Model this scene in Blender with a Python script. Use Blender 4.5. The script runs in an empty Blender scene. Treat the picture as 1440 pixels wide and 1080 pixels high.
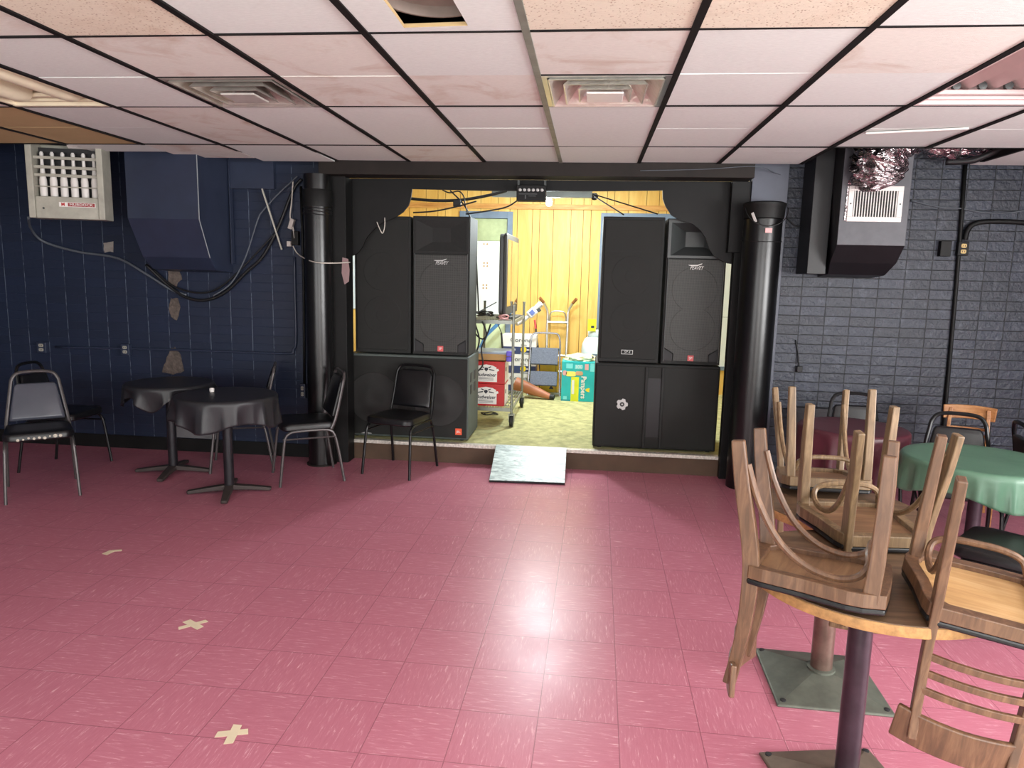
import bpy, bmesh, math, random
from mathutils import Vector, Matrix, noise as mnoise
PI = math.pi
random.seed(7)
SC = bpy.context.scene
COL = SC.collection
V = Vector

# ------------------------------------------------------------------ camera
F_PX = 1009.0
YAW, PITCH, ROLL, CZ = .1049, .1510, .0233, 1.68
_F = V((-math.sin(YAW)*math.cos(PITCH), math.cos(YAW)*math.cos(PITCH), -math.sin(PITCH)))
_R0 = V((math.cos(YAW), math.sin(YAW), 0)); _U0 = _R0.cross(_F)
_R = math.cos(ROLL)*_R0 + math.sin(ROLL)*_U0
_U = -math.sin(ROLL)*_R0 + math.cos(ROLL)*_U0
cd = bpy.data.cameras.new('camera'); cam = bpy.data.objects.new('camera', cd); COL.objects.link(cam)
cam.matrix_world = Matrix(((_R.x, _U.x, -_F.x, 0), (_R.y, _U.y, -_F.y, 0), (_R.z, _U.z, -_F.z, CZ), (0, 0, 0, 1)))
cd.sensor_width = 36; cd.lens = 36*F_PX/1440; cd.clip_start = .05; cd.clip_end = 60
SC.camera = cam

def ray(x, y):
    return _R*((x-720)/F_PX) - _U*((y-540)/F_PX) + _F
def WY(x, y, d):                      # survey: a point of the photo on the upright plane at depth d
    r = ray(x, y); k = d/r.y
    return V((r.x*k, d, CZ+r.z*k))
def WZ(x, y, z):                      # survey: a point of the photo on the level plane at height z
    r = ray(x, y); k = (z-CZ)/r.z
    return V((r.x*k, r.y*k, z))

# ------------------------------------------------------------------ materials
def lin(c):
    return tuple((v/255/12.92 if v/255 <= .04045 else ((v/255+.055)/1.055)**2.4) for v in c)
MATS = {}
class NT:
    def __init__(s, name):
        s.m = bpy.data.materials.new(name); s.m.use_nodes = True
        s.t = s.m.node_tree; s.b = s.t.nodes['Principled BSDF']
    def n(s, typ, **kw):
        o = s.t.nodes.new(typ)
        for k, v in kw.items():
            if k.startswith('_'): setattr(o, k[1:], v)
            else:
                key = int(k[1:]) if k[0] == 'i' and k[1:].isdigit() else k.replace('__', ' ')
                if isinstance(v, bpy.types.NodeSocket): s.t.links.new(v, o.inputs[key])
                else: o.inputs[key].default_value = v
        return o
    def link(s, a, b): s.t.links.new(a, b)
    def set(s, k, v):
        if isinstance(v, bpy.types.NodeSocket): s.t.links.new(v, s.b.inputs[k])
        else: s.b.inputs[k].default_value = v
    def coords(s, scale=(1, 1, 1), loc=(0, 0, 0), rot=(0, 0, 0), out='Object'):
        tc = s.n('ShaderNodeTexCoord')
        mp = s.n('ShaderNodeMapping', Vector=tc.outputs[out])
        mp.inputs['Scale'].default_value = scale; mp.inputs['Location'].default_value = loc; mp.inputs['Rotation'].default_value = rot
        return mp.outputs[0]
    def noise(s, vec, scale, detail=3, rough=.5, dist=0):
        return s.n('ShaderNodeTexNoise', Vector=vec, Scale=scale, Detail=detail, Roughness=rough, Distortion=dist).outputs[0]
    def ramp(s, fac, stops):
        r = s.n('ShaderNodeValToRGB', Fac=fac); e = r.color_ramp.elements
        while len(e) < len(stops): e.new(.5)
        for q, (p, c) in zip(e, stops):
            q.position = p; q.color = (*c, 1) if len(c) == 3 else c
        return r.outputs[0]
    def mix(s, fac, a, b, mode='MIX'):
        m = s.n('ShaderNodeMix', _data_type='RGBA', _blend_type=mode)
        for i, v in ((0, fac), (6, a), (7, b)):
            if isinstance(v, bpy.types.NodeSocket): s.link(v, m.inputs[i])
            else: m.inputs[i].default_value = v if i == 0 else ((*v, 1) if len(v) == 3 else v)
        return m.outputs[2]
    def math(s, op, a, b=0, c=0):
        m = s.n('ShaderNodeMath', _operation=op)
        for i, v in enumerate((a, b, c)):
            if isinstance(v, bpy.types.NodeSocket): s.link(v, m.inputs[i])
            else: m.inputs[i].default_value = v
        return m.outputs[0]
    def bump(s, h, strength=.3, dist=.005):
        s.link(s.n('ShaderNodeBump', Height=h, Strength=strength, Distance=dist).outputs[0], s.b.inputs['Normal'])

def M(name, rgb, rough=.5, metal=0, var=.12, vs=6, bump=0, bs=60, bd=.002, spec=.5, coat=0, emit=None, es=1, stretch=(1, 1, 1)):
    if name in MATS: return MATS[name]
    k = NT(name); c = lin(rgb)
    vec = k.coords(stretch)
    nz = k.noise(vec, vs, 4, .6)
    k.set('Base Color', k.ramp(nz, [(.3, tuple(v*(1-var) for v in c)), (.7, tuple(min(1, v*(1+var)) for v in c))]))
    k.set('Roughness', rough); k.set('Metallic', metal); k.set('Specular IOR Level', spec)
    if coat: k.set('Coat Weight', coat)
    if bump: k.bump(k.noise(vec, bs, 3), bump, bd)
    if emit: k.set('Emission Color', (*lin(emit), 1)); k.set('Emission Strength', es)
    MATS[name] = k.m
    return k.m

def wood(name, dark, mid, light, rough=.45, axis='z', scale=14, wear=None):
    k = NT(name)
    st = {'x': (.12, 1, 1), 'y': (1, .12, 1), 'z': (1, 1, .12)}[axis]
    g = k.noise(k.coords(st), scale*3, 6, .62, .6)
    big = k.noise(k.coords(), 5, 3)
    col = k.ramp(g, [(.28, lin(dark)), (.5, lin(mid)), (.72, lin(light))])
    col = k.mix(k.math('MULTIPLY', big, .55), col, lin(wear or light), 'MIX') if wear else col
    k.set('Base Color', col); k.set('Roughness', rough)
    k.bump(g, .15, .002)
    MATS[name] = k.m
    return k.m

# ------------------------------------------------------------------ mesh helpers
def BM(): return bmesh.new()
def box(bm, c, s, rot=None):
    r = bmesh.ops.create_cube(bm, size=1)
    m = Matrix.Translation(V(c)) @ ((rot.to_4x4() if rot else Matrix.Identity(4))) @ Matrix.Diagonal((*s, 1))
    bmesh.ops.transform(bm, matrix=m, verts=r['verts'])
    return r['verts']
def bx(bm, x0, x1, y0, y1, z0, z1):
    return box(bm, ((x0+x1)/2, (y0+y1)/2, (z0+z1)/2), (abs(x1-x0), abs(y1-y0), abs(z1-z0)))
def frame_of(d, up=V((0, 0, 1))):
    d = d.normalized()
    if abs(d.dot(up)) > .995: up = V((0, 1, 0))
    a = d.cross(up).normalized(); b = a.cross(d).normalized()
    return a, b, d
def catmull(pts, n=8, closed=False):
    P = [V(p) for p in pts]; out = []; N = len(P)
    rng = range(N if closed else N-1)
    for i in rng:
        if closed: p0, p1, p2, p3 = P[(i-1) % N], P[i], P[(i+1) % N], P[(i+2) % N]
        else: p0, p1, p2, p3 = P[max(i-1, 0)], P[i], P[i+1], P[min(i+2, N-1)]
        for j in range(n):
            t = j/n
            out.append(.5*((2*p1)+(-p0+p2)*t+(2*p0-5*p1+4*p2-p3)*t*t+(-p0+3*p1-3*p2+p3)*t**3))
    if not closed: out.append(P[-1])
    return out
def sweep(bm, pts, prof, closed=False, up=V((0, 0, 1)), scales=None, caps=True):
    """sweeps a closed 2-D profile along pts (parallel transport)"""
    P = [V(p) for p in pts]; N = len(P); rings = []
    T = []
    for i in range(N):
        a = P[(i-1) % N] if (closed or i > 0) else P[i]
        b = P[(i+1) % N] if (closed or i < N-1) else P[i]
        T.append((b-a).normalized())
    x, y, _ = frame_of(T[0], up)
    for i in range(N):
        if i:
            q = T[i-1].rotation_difference(T[i]); x = (q @ x).normalized()
            x = (x - T[i]*x.dot(T[i])).normalized()
        y = T[i].cross(x) * -1
        s = scales[i] if scales else 1
        sx, sy = (s, s) if not isinstance(s, tuple) else s
        rings.append([bm.verts.new(P[i]+x*(u*sx)+y*(v*sy)) for u, v in prof])
    k = len(prof)
    for i in range(N if closed else N-1):
        A, B = rings[i], rings[(i+1) % N]
        for j in range(k):
            bm.faces.new((A[j], A[(j+1) % k], B[(j+1) % k], B[j]))
    if caps and not closed:
        bm.faces.new(rings[0][::-1]); bm.faces.new(rings[-1])
    return rings
def circ(r, n=8): return [(r*math.cos(2*PI*i/n), r*math.sin(2*PI*i/n)) for i in range(n)]
def rect(w, h): return [(-w/2, -h/2), (w/2, -h/2), (w/2, h/2), (-w/2, h/2)]
def tube(bm, pts, r, n=8, smooth=0, closed=False):
    if smooth: pts = catmull(pts, smooth, closed)
    sweep(bm, pts, circ(r, n), closed)
def beam(bm, pts, w, h, up=V((0, 0, 1)), scales=None): sweep(bm, pts, rect(w, h), False, up, scales)
def lathe(bm, prof, o=(0, 0, 0), n=32, axis=None):
    o = V(o); rings = []
    R = axis if axis else Matrix.Identity(3)
    for r, z in prof:
        rings.append([bm.verts.new(o+R @ V((max(r, 1e-4)*math.cos(2*PI*i/n), max(r, 1e-4)*math.sin(2*PI*i/n), z))) for i in range(n)])
    for A, B in zip(rings, rings[1:]):
        for i in range(n): bm.faces.new((A[i], A[(i+1) % n], B[(i+1) % n], B[i]))
    bm.faces.new(rings[0][::-1]); bm.faces.new(rings[-1])
def prism(bm, poly, o, u, v, d, mi=0):
    """polygon in the plane (u, v) at o, pushed along d"""
    o, u, v, d = V(o), V(u), V(v), V(d)
    a = [bm.verts.new(o+u*p[0]+v*p[1]) for p in poly]; b = [bm.verts.new(q.co+d) for q in a]
    fs = [bm.faces.new(a[::-1]), bm.faces.new(b)]
    n = len(a)
    for i in range(n): fs.append(bm.faces.new((a[i], a[(i+1) % n], b[(i+1) % n], b[i])))
    for f in fs: f.material_index = mi
    return fs
def rrect(w, h, r, n=5, cx=0, cy=0):
    out = []
    for qx, qy, a0 in ((1, 1, 0), (-1, 1, 90), (-1, -1, 180), (1, -1, 270)):
        for i in range(n+1):
            a = math.radians(a0+90*i/n)
            out.append((cx+qx*(w/2-r)+r*math.cos(a), cy+qy*(h/2-r)+r*math.sin(a)))
    return out
def obj(name, bm, mat, parent=None, bevel=0, smooth=False, seg=2, angle=35):
    bmesh.ops.recalc_face_normals(bm, faces=bm.faces[:])
    me = bpy.data.meshes.new(name); bm.to_mesh(me); bm.free()
    for m in (mat if isinstance(mat, (list, tuple)) else [mat]): me.materials.append(m)
    o = bpy.data.objects.new(name, me); COL.objects.link(o)
    if parent: o.parent = parent
    if smooth:
        for p in me.polygons: p.use_smooth = True
        try: me.set_sharp_from_angle(angle=math.radians(angle))
        except Exception: pass
    if bevel:
        b = o.modifiers.new('bevel', 'BEVEL'); b.width = bevel; b.segments = seg; b.limit_method = 'ANGLE'; b.angle_limit = math.radians(40)
    return o
def tag(o, label, cat, group=None):
    o['label'] = label; o['category'] = cat
    if group: o['group'] = group
    return o
def thing(name, label, cat, loc=(0, 0, 0), rz=0, group=None):
    o = bpy.data.objects.new(name, None); COL.objects.link(o); o.empty_display_size = .1
    o.location = loc; o.rotation_euler = (0, 0, rz)
    return tag(o, label, cat, group)
def struct(name, bm, mat, parent=None, **kw):
    o = obj(name, bm, mat, parent, **kw)
    if not parent: o['kind'] = 'structure'
    return o
def dup(root, label, loc=None, rz=None, group=None, rot=None):
    def cp(o, parent):
        c = o.copy(); COL.objects.link(c)
        if parent: c.parent = parent
        for ch in o.children: cp(ch, c)
        return c
    r = cp(root, None)
    if loc is not None: r.location = loc
    if rz is not None: r.rotation_euler = (0, 0, rz)
    if rot is not None: r.rotation_euler = rot
    r['label'] = label
    if group: r['group'] = group
    return r
def text(name, s, size, o, u, v, mat, parent=None, extrude=.001, shear=0, wide=None, bold=0):
    """lettering as a mesh: centred on o, reading along u, upright along v"""
    cu = bpy.data.curves.new(name, 'FONT'); cu.body = s; cu.size = size; cu.extrude = extrude; cu.shear = shear; cu.offset = bold
    cu.align_x = 'CENTER'; cu.align_y = 'CENTER'; cu.resolution_u = 3
    t = bpy.data.objects.new(name, cu); COL.objects.link(t)
    dg = bpy.context.evaluated_depsgraph_get()
    me = bpy.data.meshes.new_from_object(t.evaluated_get(dg))
    bpy.data.objects.remove(t); bpy.data.curves.remove(cu)
    u, v = V(u).normalized(), V(v).normalized(); w = u.cross(v)
    sx = 1
    if wide:
        xs = [q.co.x for q in me.vertices]; sx = wide/(max(xs)-min(xs))
    me.transform(Matrix(((u.x*sx, v.x, w.x, o[0]), (u.y*sx, v.y, w.y, o[1]), (u.z*sx, v.z, w.z, o[2]), (0, 0, 0, 1))))
    me.materials.clear(); me.materials.append(mat)
    ob = bpy.data.objects.new(name, me); COL.objects.link(ob)
    if parent: ob.parent = parent
    return ob

# ------------------------------------------------------------------ materials of the place
def mat_floor():
    k = NT('vinyl_tile')
    tc = k.n('ShaderNodeTexCoord')
    mp = k.n('ShaderNodeMapping', _vector_type='TEXTURE', Vector=tc.outputs['Object'])
    mp.inputs['Location'].default_value = (-1.3584, 2.2454, 0); mp.inputs['Rotation'].default_value = (0, 0, -.0108)
    mp.inputs['Scale'].default_value = (.3048, .3048, .3048)
    p = mp.outputs[0]
    sp = k.n('ShaderNodeSeparateXYZ', Vector=p)
    fx, fy = k.math('FLOOR', sp.outputs[0]), k.math('FLOOR', sp.outputs[1])
    par = k.math('ABSOLUTE', k.math('MODULO', k.math('ADD', fx, fy), 2))
    def streak(sc):
        m = k.n('ShaderNodeMapping', Vector=p); m.inputs['Scale'].default_value = sc
        return k.noise(m.outputs[0], 9, 5, .72, .5)
    s = k.n('ShaderNodeMix', _data_type='FLOAT')
    k.link(par, s.inputs[0]); k.link(streak((.42, 3.2, 1)), s.inputs[2]); k.link(streak((3.2, .42, 1)), s.inputs[3])
    sv = s.outputs[0]
    col = k.ramp(sv, [(.33, lin((186, 110, 128))), (.56, lin((194, 120, 138))), (.64, lin((212, 150, 164))), (.72, lin((240, 210, 214)))])
    wn = k.n('ShaderNodeTexWhiteNoise', _noise_dimensions='2D'); cb = k.n('ShaderNodeCombineXYZ', X=fx, Y=fy); k.link(cb.outputs[0], wn.inputs['Vector'])
    col = k.mix(k.math('MULTIPLY', wn.outputs[0], .16), col, lin((170, 98, 118)))
    big = k.noise(tc.outputs['Object'], .9, 3)
    col = k.mix(k.math('MULTIPLY', big, .2), col, lin((190, 116, 130)))
    def edge(v):
        f = k.math('FRACT', v); d = k.math('MINIMUM', f, k.math('SUBTRACT', 1, f)); return d
    e = k.math('MINIMUM', edge(sp.outputs[0]), edge(sp.outputs[1]))
    seam = k.math('LESS_THAN', e, .0055)
    soft = k.n('ShaderNodeMapRange', Value=e, i1=0, i2=.012, i3=0, i4=1)
    col = k.mix(k.math('MULTIPLY', seam, .55), col, lin((96, 38, 52)))
    k.set('Base Color', col)
    k.set('Roughness', k.math('ADD', k.math('MULTIPLY', k.noise(tc.outputs['Object'], 3, 5), .14), .27))
    k.set('Specular IOR Level', .38)
    h = k.math('ADD', k.math('MULTIPLY', soft.outputs[0], .6), k.math('MULTIPLY', k.noise(tc.outputs['Object'], 1.1, 2), .7))
    k.bump(h, .05, .004)
    return k.m

def mat_brick(name, c1, c2, rough, bstr, mort, off, seam):
    k = NT(name)
    tc = k.n('ShaderNodeTexCoord'); sp = k.n('ShaderNodeSeparateXYZ', Vector=tc.outputs['Object'])
    cb = k.n('ShaderNodeCombineXYZ', X=k.math('ADD', sp.outputs[0], off), Y=sp.outputs[2])
    br = k.n('ShaderNodeTexBrick', _offset=0.0, _squash=1.0, Vector=cb.outputs[0], Scale=1.0)
    br.inputs['Brick Width'].default_value = .197; br.inputs['Row Height'].default_value = .078
    br.inputs['Mortar Size'].default_value = .0035; br.inputs['Mortar Smooth'].default_value = .5
    br.inputs['Color1'].default_value = (*lin(c1), 1); br.inputs['Color2'].default_value = (*lin(c2), 1)
    br.inputs['Mortar'].default_value = (*lin(mort), 1)
    n1 = k.noise(tc.outputs['Object'], 26, 5, .65); n2 = k.noise(tc.outputs['Object'], 1.6, 4)
    col = k.mix(k.math('MULTIPLY', n2, .5), br.outputs[0], lin((30, 33, 42)))
    if seam:          # pale flecks along the upright joints: seam glints painted into the colour
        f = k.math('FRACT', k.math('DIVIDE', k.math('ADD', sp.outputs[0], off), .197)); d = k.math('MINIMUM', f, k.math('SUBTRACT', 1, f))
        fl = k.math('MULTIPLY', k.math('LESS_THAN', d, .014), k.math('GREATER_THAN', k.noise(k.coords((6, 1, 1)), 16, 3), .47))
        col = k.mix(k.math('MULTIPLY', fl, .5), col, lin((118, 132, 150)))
    else:
        pt = k.n('ShaderNodeMapRange', Value=k.noise(tc.outputs['Object'], 9, 5, .7), i1=.56, i2=.72, i3=0, i4=.35)
        col = k.mix(pt.outputs[0], col, lin((112, 118, 132)))
    k.set('Base Color', col); k.set('Roughness', k.math('ADD', k.math('MULTIPLY', n1, .25), rough-.1)); k.set('Specular IOR Level', .45)
    h = k.math('SUBTRACT', k.math('MULTIPLY', n1, .55 if seam else .9), k.math('MULTIPLY', br.outputs[1], .5 if seam else 1.0))
    k.bump(h, bstr, .006)
    return k.m

def mat_tile(name, c, pin=0, stain=0):
    k = NT(name)
    vec = k.coords()
    base = lin(c); n = k.noise(k.coords((1, 3, 1)), 40, 5, .7)
    col = k.ramp(n, [(.3, tuple(v*.93 for v in base)), (.7, tuple(min(1, v*1.04) for v in base))])
    h = n
    if pin:
        vo = k.n('ShaderNodeTexVoronoi', Vector=vec, Scale=75.0, Randomness=1.0)
        d = k.n('ShaderNodeMapRange', Value=vo.outputs[0], i1=.18, i2=.34, i3=1, i4=0)
        wn = k.math('GREATER_THAN', k.noise(vec, 60, 2), .47)
        f = k.math('MULTIPLY', d.outputs[0], wn)
        col = k.mix(k.math('MULTIPLY', f, .6), col, lin((150, 112, 88))); h = k.math('SUBTRACT', n, f)
    if stain:
        s = k.n('ShaderNodeMapRange', Value=k.noise(vec, 2.6, 5, .6, 1.2), i1=.5, i2=.7, i3=0, i4=stain)
        col = k.mix(s.outputs[0], col, lin((176, 132, 100)))
    k.set('Base Color', col); k.set('Roughness', .9); k.set('Specular IOR Level', .15)
    k.bump(h, .35, .004)
    return k.m

MF = mat_floor()
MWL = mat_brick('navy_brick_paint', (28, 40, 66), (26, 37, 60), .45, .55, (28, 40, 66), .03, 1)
MWR = mat_brick('slate_brick_paint', (56, 62, 78), (43, 47, 59), .3, 1.7, (18, 19, 23), .06, 0)
MT = mat_tile('ceiling_tile', (229, 233, 230)); MTS = mat_tile('ceiling_tile_stained', (230, 227, 220), 0, .4)
MTP = mat_tile('ceiling_tile_pinhole', (232, 222, 204), 1, .2); MTB = M('tan_fibreboard', (196, 168, 122), .85, var=.06, vs=3)
MGB = M('grid_black', (24, 21, 21), .7, spec=.2); MGG = M('grid_grey', (120, 122, 114), .5, var=.2, vs=12)
MDK = M('plenum_dark', (30, 28, 30), .9)
MBLK = M('black_paint', (17, 17, 17), .55, spec=.3, var=.25, bump=.12, bs=40)
MBLKG = M('black_gloss_paint', (14, 14, 15), .28, var=.25, bump=.1, bs=18, bd=.006)
MBRN = M('brown_black_paint', (32, 26, 23), .6, spec=.3, var=.25)
MRIS = M('riser_brown', (84, 64, 48), .7, var=.25, vs=3)
MEDGE = M('worn_metal_edge', (205, 200, 190), .4, .3, var=.35, vs=45)
MNAVY = M('navy_sheet_metal', (42, 50, 70), .42, var=.14, vs=4, bump=.1, bs=30)
MSLATE = M('slate_sheet_metal', (84, 84, 90), .5, var=.2, vs=6, bump=.25, bs=40)
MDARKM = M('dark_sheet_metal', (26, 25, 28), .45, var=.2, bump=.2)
MWHITE = M('white_enamel', (226, 222, 218), .4, var=.05)
MCREAM = M('cream_enamel', (224, 212, 186), .45, var=.08)
MPUTTY = M('putty_enamel', (164, 162, 150), .45, var=.16, vs=9)
MALU = M('brushed_aluminium', (210, 212, 212), .28, .9, var=.08)
MFOIL = M('crinkled_foil', (196, 188, 190), .2, 1.0, var=.05, bump=.7, bs=16, bd=.03, stretch=(1, 1, 3))
MCHROME = M('dull_chrome', (150, 152, 158), .25, .85, var=.1)
MVINYL = M('black_vinyl', (17, 17, 20), .36, var=.15, bump=.12, bs=120, bd=.001)
MVGREY = M('grey_vinyl', (72, 74, 84), .3, var=.12, bump=.1, bs=90, bd=.001)
MTUBE = M('black_tube', (16, 16, 18), .35, .2)
MTUBEG = M('grey_brown_tube', (88, 84, 84), .35, .5)
MCLOTH = M('black_vinyl_cloth', (38, 38, 42), .42, var=.12, bump=.15, bs=20, bd=.003)
MCLOTHG = M('green_vinyl_cloth', (92, 128, 106), .32, var=.1, bump=.3, bs=22, bd=.004)
MCLOTHR = M('burgundy_vinyl_cloth', (84, 40, 50), .4, var=.12, bump=.2, bs=20, bd=.003)
MTAPE = M('masking_tape', (224, 208, 178), .7, var=.06)
MPLAST = M('exposed_plaster', (92, 82, 76), .9, var=.35, vs=30, bump=.6, bs=50, bd=.01)
MYEL = wood('yellow_panelling', (212, 164, 82), (224, 182, 96), (234, 198, 116), .5, 'z', 4)
MYELT = wood('orange_trim_wood', (184, 126, 62), (206, 152, 82), (220, 172, 104), .5, 'x', 12)
MCARP = M('worn_stage_carpet', (178, 176, 126), .95, var=.3, vs=14, bump=.6, bs=160, bd=.004)
MBLUE = M('blue_grey_trim', (112, 130, 152), .5, var=.12)
MBOARD = M('white_foam_board', (226, 234, 234), .5, var=.03)
MPANE = M('green_backed_pane', (176, 190, 150), .25, var=.2, vs=5)
MPALEG = M('pale_green_board', (206, 222, 180), .5, var=.08)
WL = wood('worn_chair_wood', (70, 52, 36), (112, 88, 62), (150, 124, 92), .42, 'z', 20, (136, 114, 86))
WLR = wood('reddish_chair_wood', (60, 36, 26), (98, 66, 47), (134, 98, 72), .36, 'z', 18, (122, 96, 74))
WSEAT = wood('plywood_seat', (168, 126, 80), (194, 152, 102), (210, 174, 128), .5, 'x', 8)
WSEATD = wood('dark_plywood_seat', (96, 68, 46), (128, 94, 66), (152, 118, 86), .5, 'x', 8)
WTOP = wood('table_wood', (74, 54, 40), (104, 80, 60), (128, 102, 78), .38, 'x', 9)
WEDGE = M('raw_wood_edge', (172, 130, 82), .6, var=.3, vs=40)
WORNG = wood('orange_chair_wood', (132, 84, 48), (170, 116, 70), (196, 146, 96), .4, 'x', 12)
MPIPE = M('dark_purple_pipe', (62, 52, 60), .3, .5, var=.3, vs=9)
MPIPE2 = M('worn_bronze_pipe', (118, 98, 88), .35, .6, var=.3, vs=12)
MIRON = M('verdigris_iron', (104, 108, 98), .5, .5, var=.28, vs=8, bump=.3, bs=40)
MIRON2 = M('brown_iron', (118, 104, 92), .5, .5, var=.22, vs=9)
MDUSTY = M('dusty_black_iron', (72, 64, 62), .55, .3, var=.2)
MCABLE = M('black_cable', (22, 22, 24), .5); MCABG = M('dusty_grey_cable', (86, 92, 100), .6); MCABW = M('white_cable', (206, 200, 190), .5)
MRED = M('beer_red', (186, 38, 40), .45, var=.08); MLBL = M('label_white', (232, 230, 226), .5, var=.02); MINK = M('ink_dark', (40, 42, 56), .5)
MNVY = M('carton_navy', (54, 66, 104), .5, var=.1); MGOLD = M('carton_gold', (236, 206, 40), .45); MYBOX = M('yellow_carton', (232, 190, 30), .5, var=.08)
MCARD = M('cardboard', (186, 150, 98), .8, var=.1); MTEAL = M('teal_carton', (28, 178, 182), .4, var=.1); MTEALD = M('teal_dark', (22, 140, 150), .4); MTEALL = M('teal_light', (120, 218, 222), .4)
MLIME = M('lime_yellow', (222, 226, 40), .4); MSKIN = M('printed_tan', (206, 160, 120), .5, var=.15); MPINK = M('printed_pink', (224, 170, 170), .5)
MTREAD = M('grey_tread', (92, 98, 112), .8, var=.35, vs=90); MORG = M('orange_brown', (170, 108, 78), .5, var=.12); MVIO = M('violet_plastic', (116, 98, 226), .4)
MTANK = M('tank_white', (206, 220, 224), .35, var=.05); MTANKG = M('tank_grey_label', (104, 122, 140), .5)
MRUB = M('rubber', (34, 34, 36), .6); MSTEEL = M('cart_steel', (142, 146, 138), .35, .7, var=.15)
MSCR = M('tv_screen', (16, 16, 18), .06, spec=.8); MGREYP = M('grey_plastic', (70, 74, 74), .45)
MBADGE = M('badge_red', (206, 84, 84), .4); MORB = M('badge_orange', (232, 92, 56), .4); MGRIT = M('silver_grit', (178, 178, 176), .4, .4)
MSPK = M('speaker_carpet', (27, 28, 27), .75, var=.2, vs=60, bump=.3, bs=220, bd=.002); MSPKG = M('speaker_carpet_lit', (78, 86, 83), .7, var=.08)  # second tone: black carpet with the stage light put into its colour
def mat_grille(name, c):
    k = NT(name); vec = k.coords()
    sp = k.n('ShaderNodeSeparateXYZ', Vector=vec)
    cb = k.n('ShaderNodeCombineXYZ', X=sp.outputs[0], Y=sp.outputs[2])
    vo = k.n('ShaderNodeTexVoronoi', _voronoi_dimensions='2D', Vector=cb.outputs[0], Scale=95.0, Randomness=0.0)
    f = k.n('ShaderNodeMapRange', Value=vo.outputs[0], i1=.28, i2=.4, i3=1, i4=0).outputs[0]
    k.set('Base Color', k.mix(f, lin(c), lin((12, 12, 12)))); k.set('Roughness', .5); k.set('Metallic', .2)
    return k.m
MGRL = mat_grille('speaker_grille', (62, 62, 59)); MGRD = M('foam_grille', (29, 30, 28), .8, var=.15, vs=3, bump=.2, bs=260, bd=.001)
MCONE = M('cone_grey', (38, 38, 37), .7, var=.1)
def mat_marble():
    k = NT('ramp_board'); n = k.noise(k.coords((1, 3.2, 3.2)), 9, 7, .72, 1.0)
    k.set('Base Color', k.ramp(n, [(.34, lin((104, 120, 120))), (.48, lin((168, 186, 184))), (.6, lin((206, 220, 216))), (.74, lin((226, 234, 230)))]))
    k.set('Roughness', .4); return k.m
MRAMP = mat_marble()
MBULB = M('bulb_lit', (255, 255, 255), .4, emit=(240, 250, 255), es=60)

# ------------------------------------------------------------------ the setting
FW = 6.12          # face of the end wall
XL, XR, YB = -6.3, 4.7, -3.3
b = BM(); bx(b, XL, XR, 1.25, FW+.06, -.1, 0); struct('floor', b, MF)
b = BM(); bx(b, XL, XR, YB, 1.25, -.1, 0); struct('floor.002', b, M('pale_bounce_floor', (206, 202, 194), .6, var=.06))  # unseen floor behind the camera, made pale to bounce neutral light
OPL, OPR, OPT = -2.22, 1.24, 2.5     # the stage opening
ZS = .175
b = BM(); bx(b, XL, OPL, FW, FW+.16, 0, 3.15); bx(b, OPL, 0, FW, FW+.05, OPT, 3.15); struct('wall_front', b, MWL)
b = BM(); bx(b, OPR, XR, FW, FW+.16, 0, 3.15); bx(b, 0, OPR, FW, FW+.05, OPT, 3.15); struct('wall_front.001', b, MWR)
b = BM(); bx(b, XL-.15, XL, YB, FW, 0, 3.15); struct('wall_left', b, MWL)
WY0, WY1, WZ0, WZ1 = -2.2, 2.6, .85, 2.25
b = BM()
bx(b, XR, XR+.15, YB, WY0, 0, 3.15); bx(b, XR, XR+.15, WY1, FW, 0, 3.15); bx(b, XR, XR+.15, WY0, WY1, 0, WZ0); bx(b, XR, XR+.15, WY0, WY1, WZ1, 3.15)
struct('wall_right', b, MWR)
b = BM(); B0, B1, B2, B3 = -4.2, -.6, .3, 3.2
bx(b, XL, B0, YB-.15, YB, 0, 3.15); bx(b, B1, B2, YB-.15, YB, 0, 3.15); bx(b, B3, XR, YB-.15, YB, 0, 3.15)
for q0, q1 in ((B0, B1), (B2, B3)): bx(b, q0, q1, YB-.15, YB, 0, .5); bx(b, q0, q1, YB-.15, YB, 2.3, 3.15)
struct('wall_back', b, M('pale_fill_wall', (222, 218, 210), .7, var=.04))  # unseen wall, coloured pale to add neutral fill light
b = BM(); bx(b, XL, XR, YB, FW+.1, 3.1, 3.2); struct('ceiling_deck', b, MDK)
# windows behind and beside the camera: frames with mullions
def window(name, p0, p1, z0, z1, axis, n):
    bb = BM()
    def bar(a0, a1, c0, c1):
        if axis == 'y': bx(bb, a0, a1, p0[1]-.1, p0[1]-.04, c0, c1)
        else: bx(bb, p0[0]+.04, p0[0]+.1, a0, a1, c0, c1)
    s0, s1 = (p0[0], p1[0]) if axis == 'y' else (p0[1], p1[1])
    for i in range(n+1):
        c = s0+(s1-s0)*i/n; bar(max(s0, c-.03), min(s1, c+.03), z0, z1)
    bar(s0, s1, z0, z0+.06); bar(s0, s1, z1-.06, z1)
    struct(name, bb, MALU)
window('window_3', (B0, YB), (B1, YB), .5, 2.3, 'y', 3)
window('window_4', (B2, YB), (B3, YB), .5, 2.3, 'y', 3)
window('window_5', (XR, WY0), (XR, WY1), WZ0, WZ1, 'x', 4)

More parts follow.
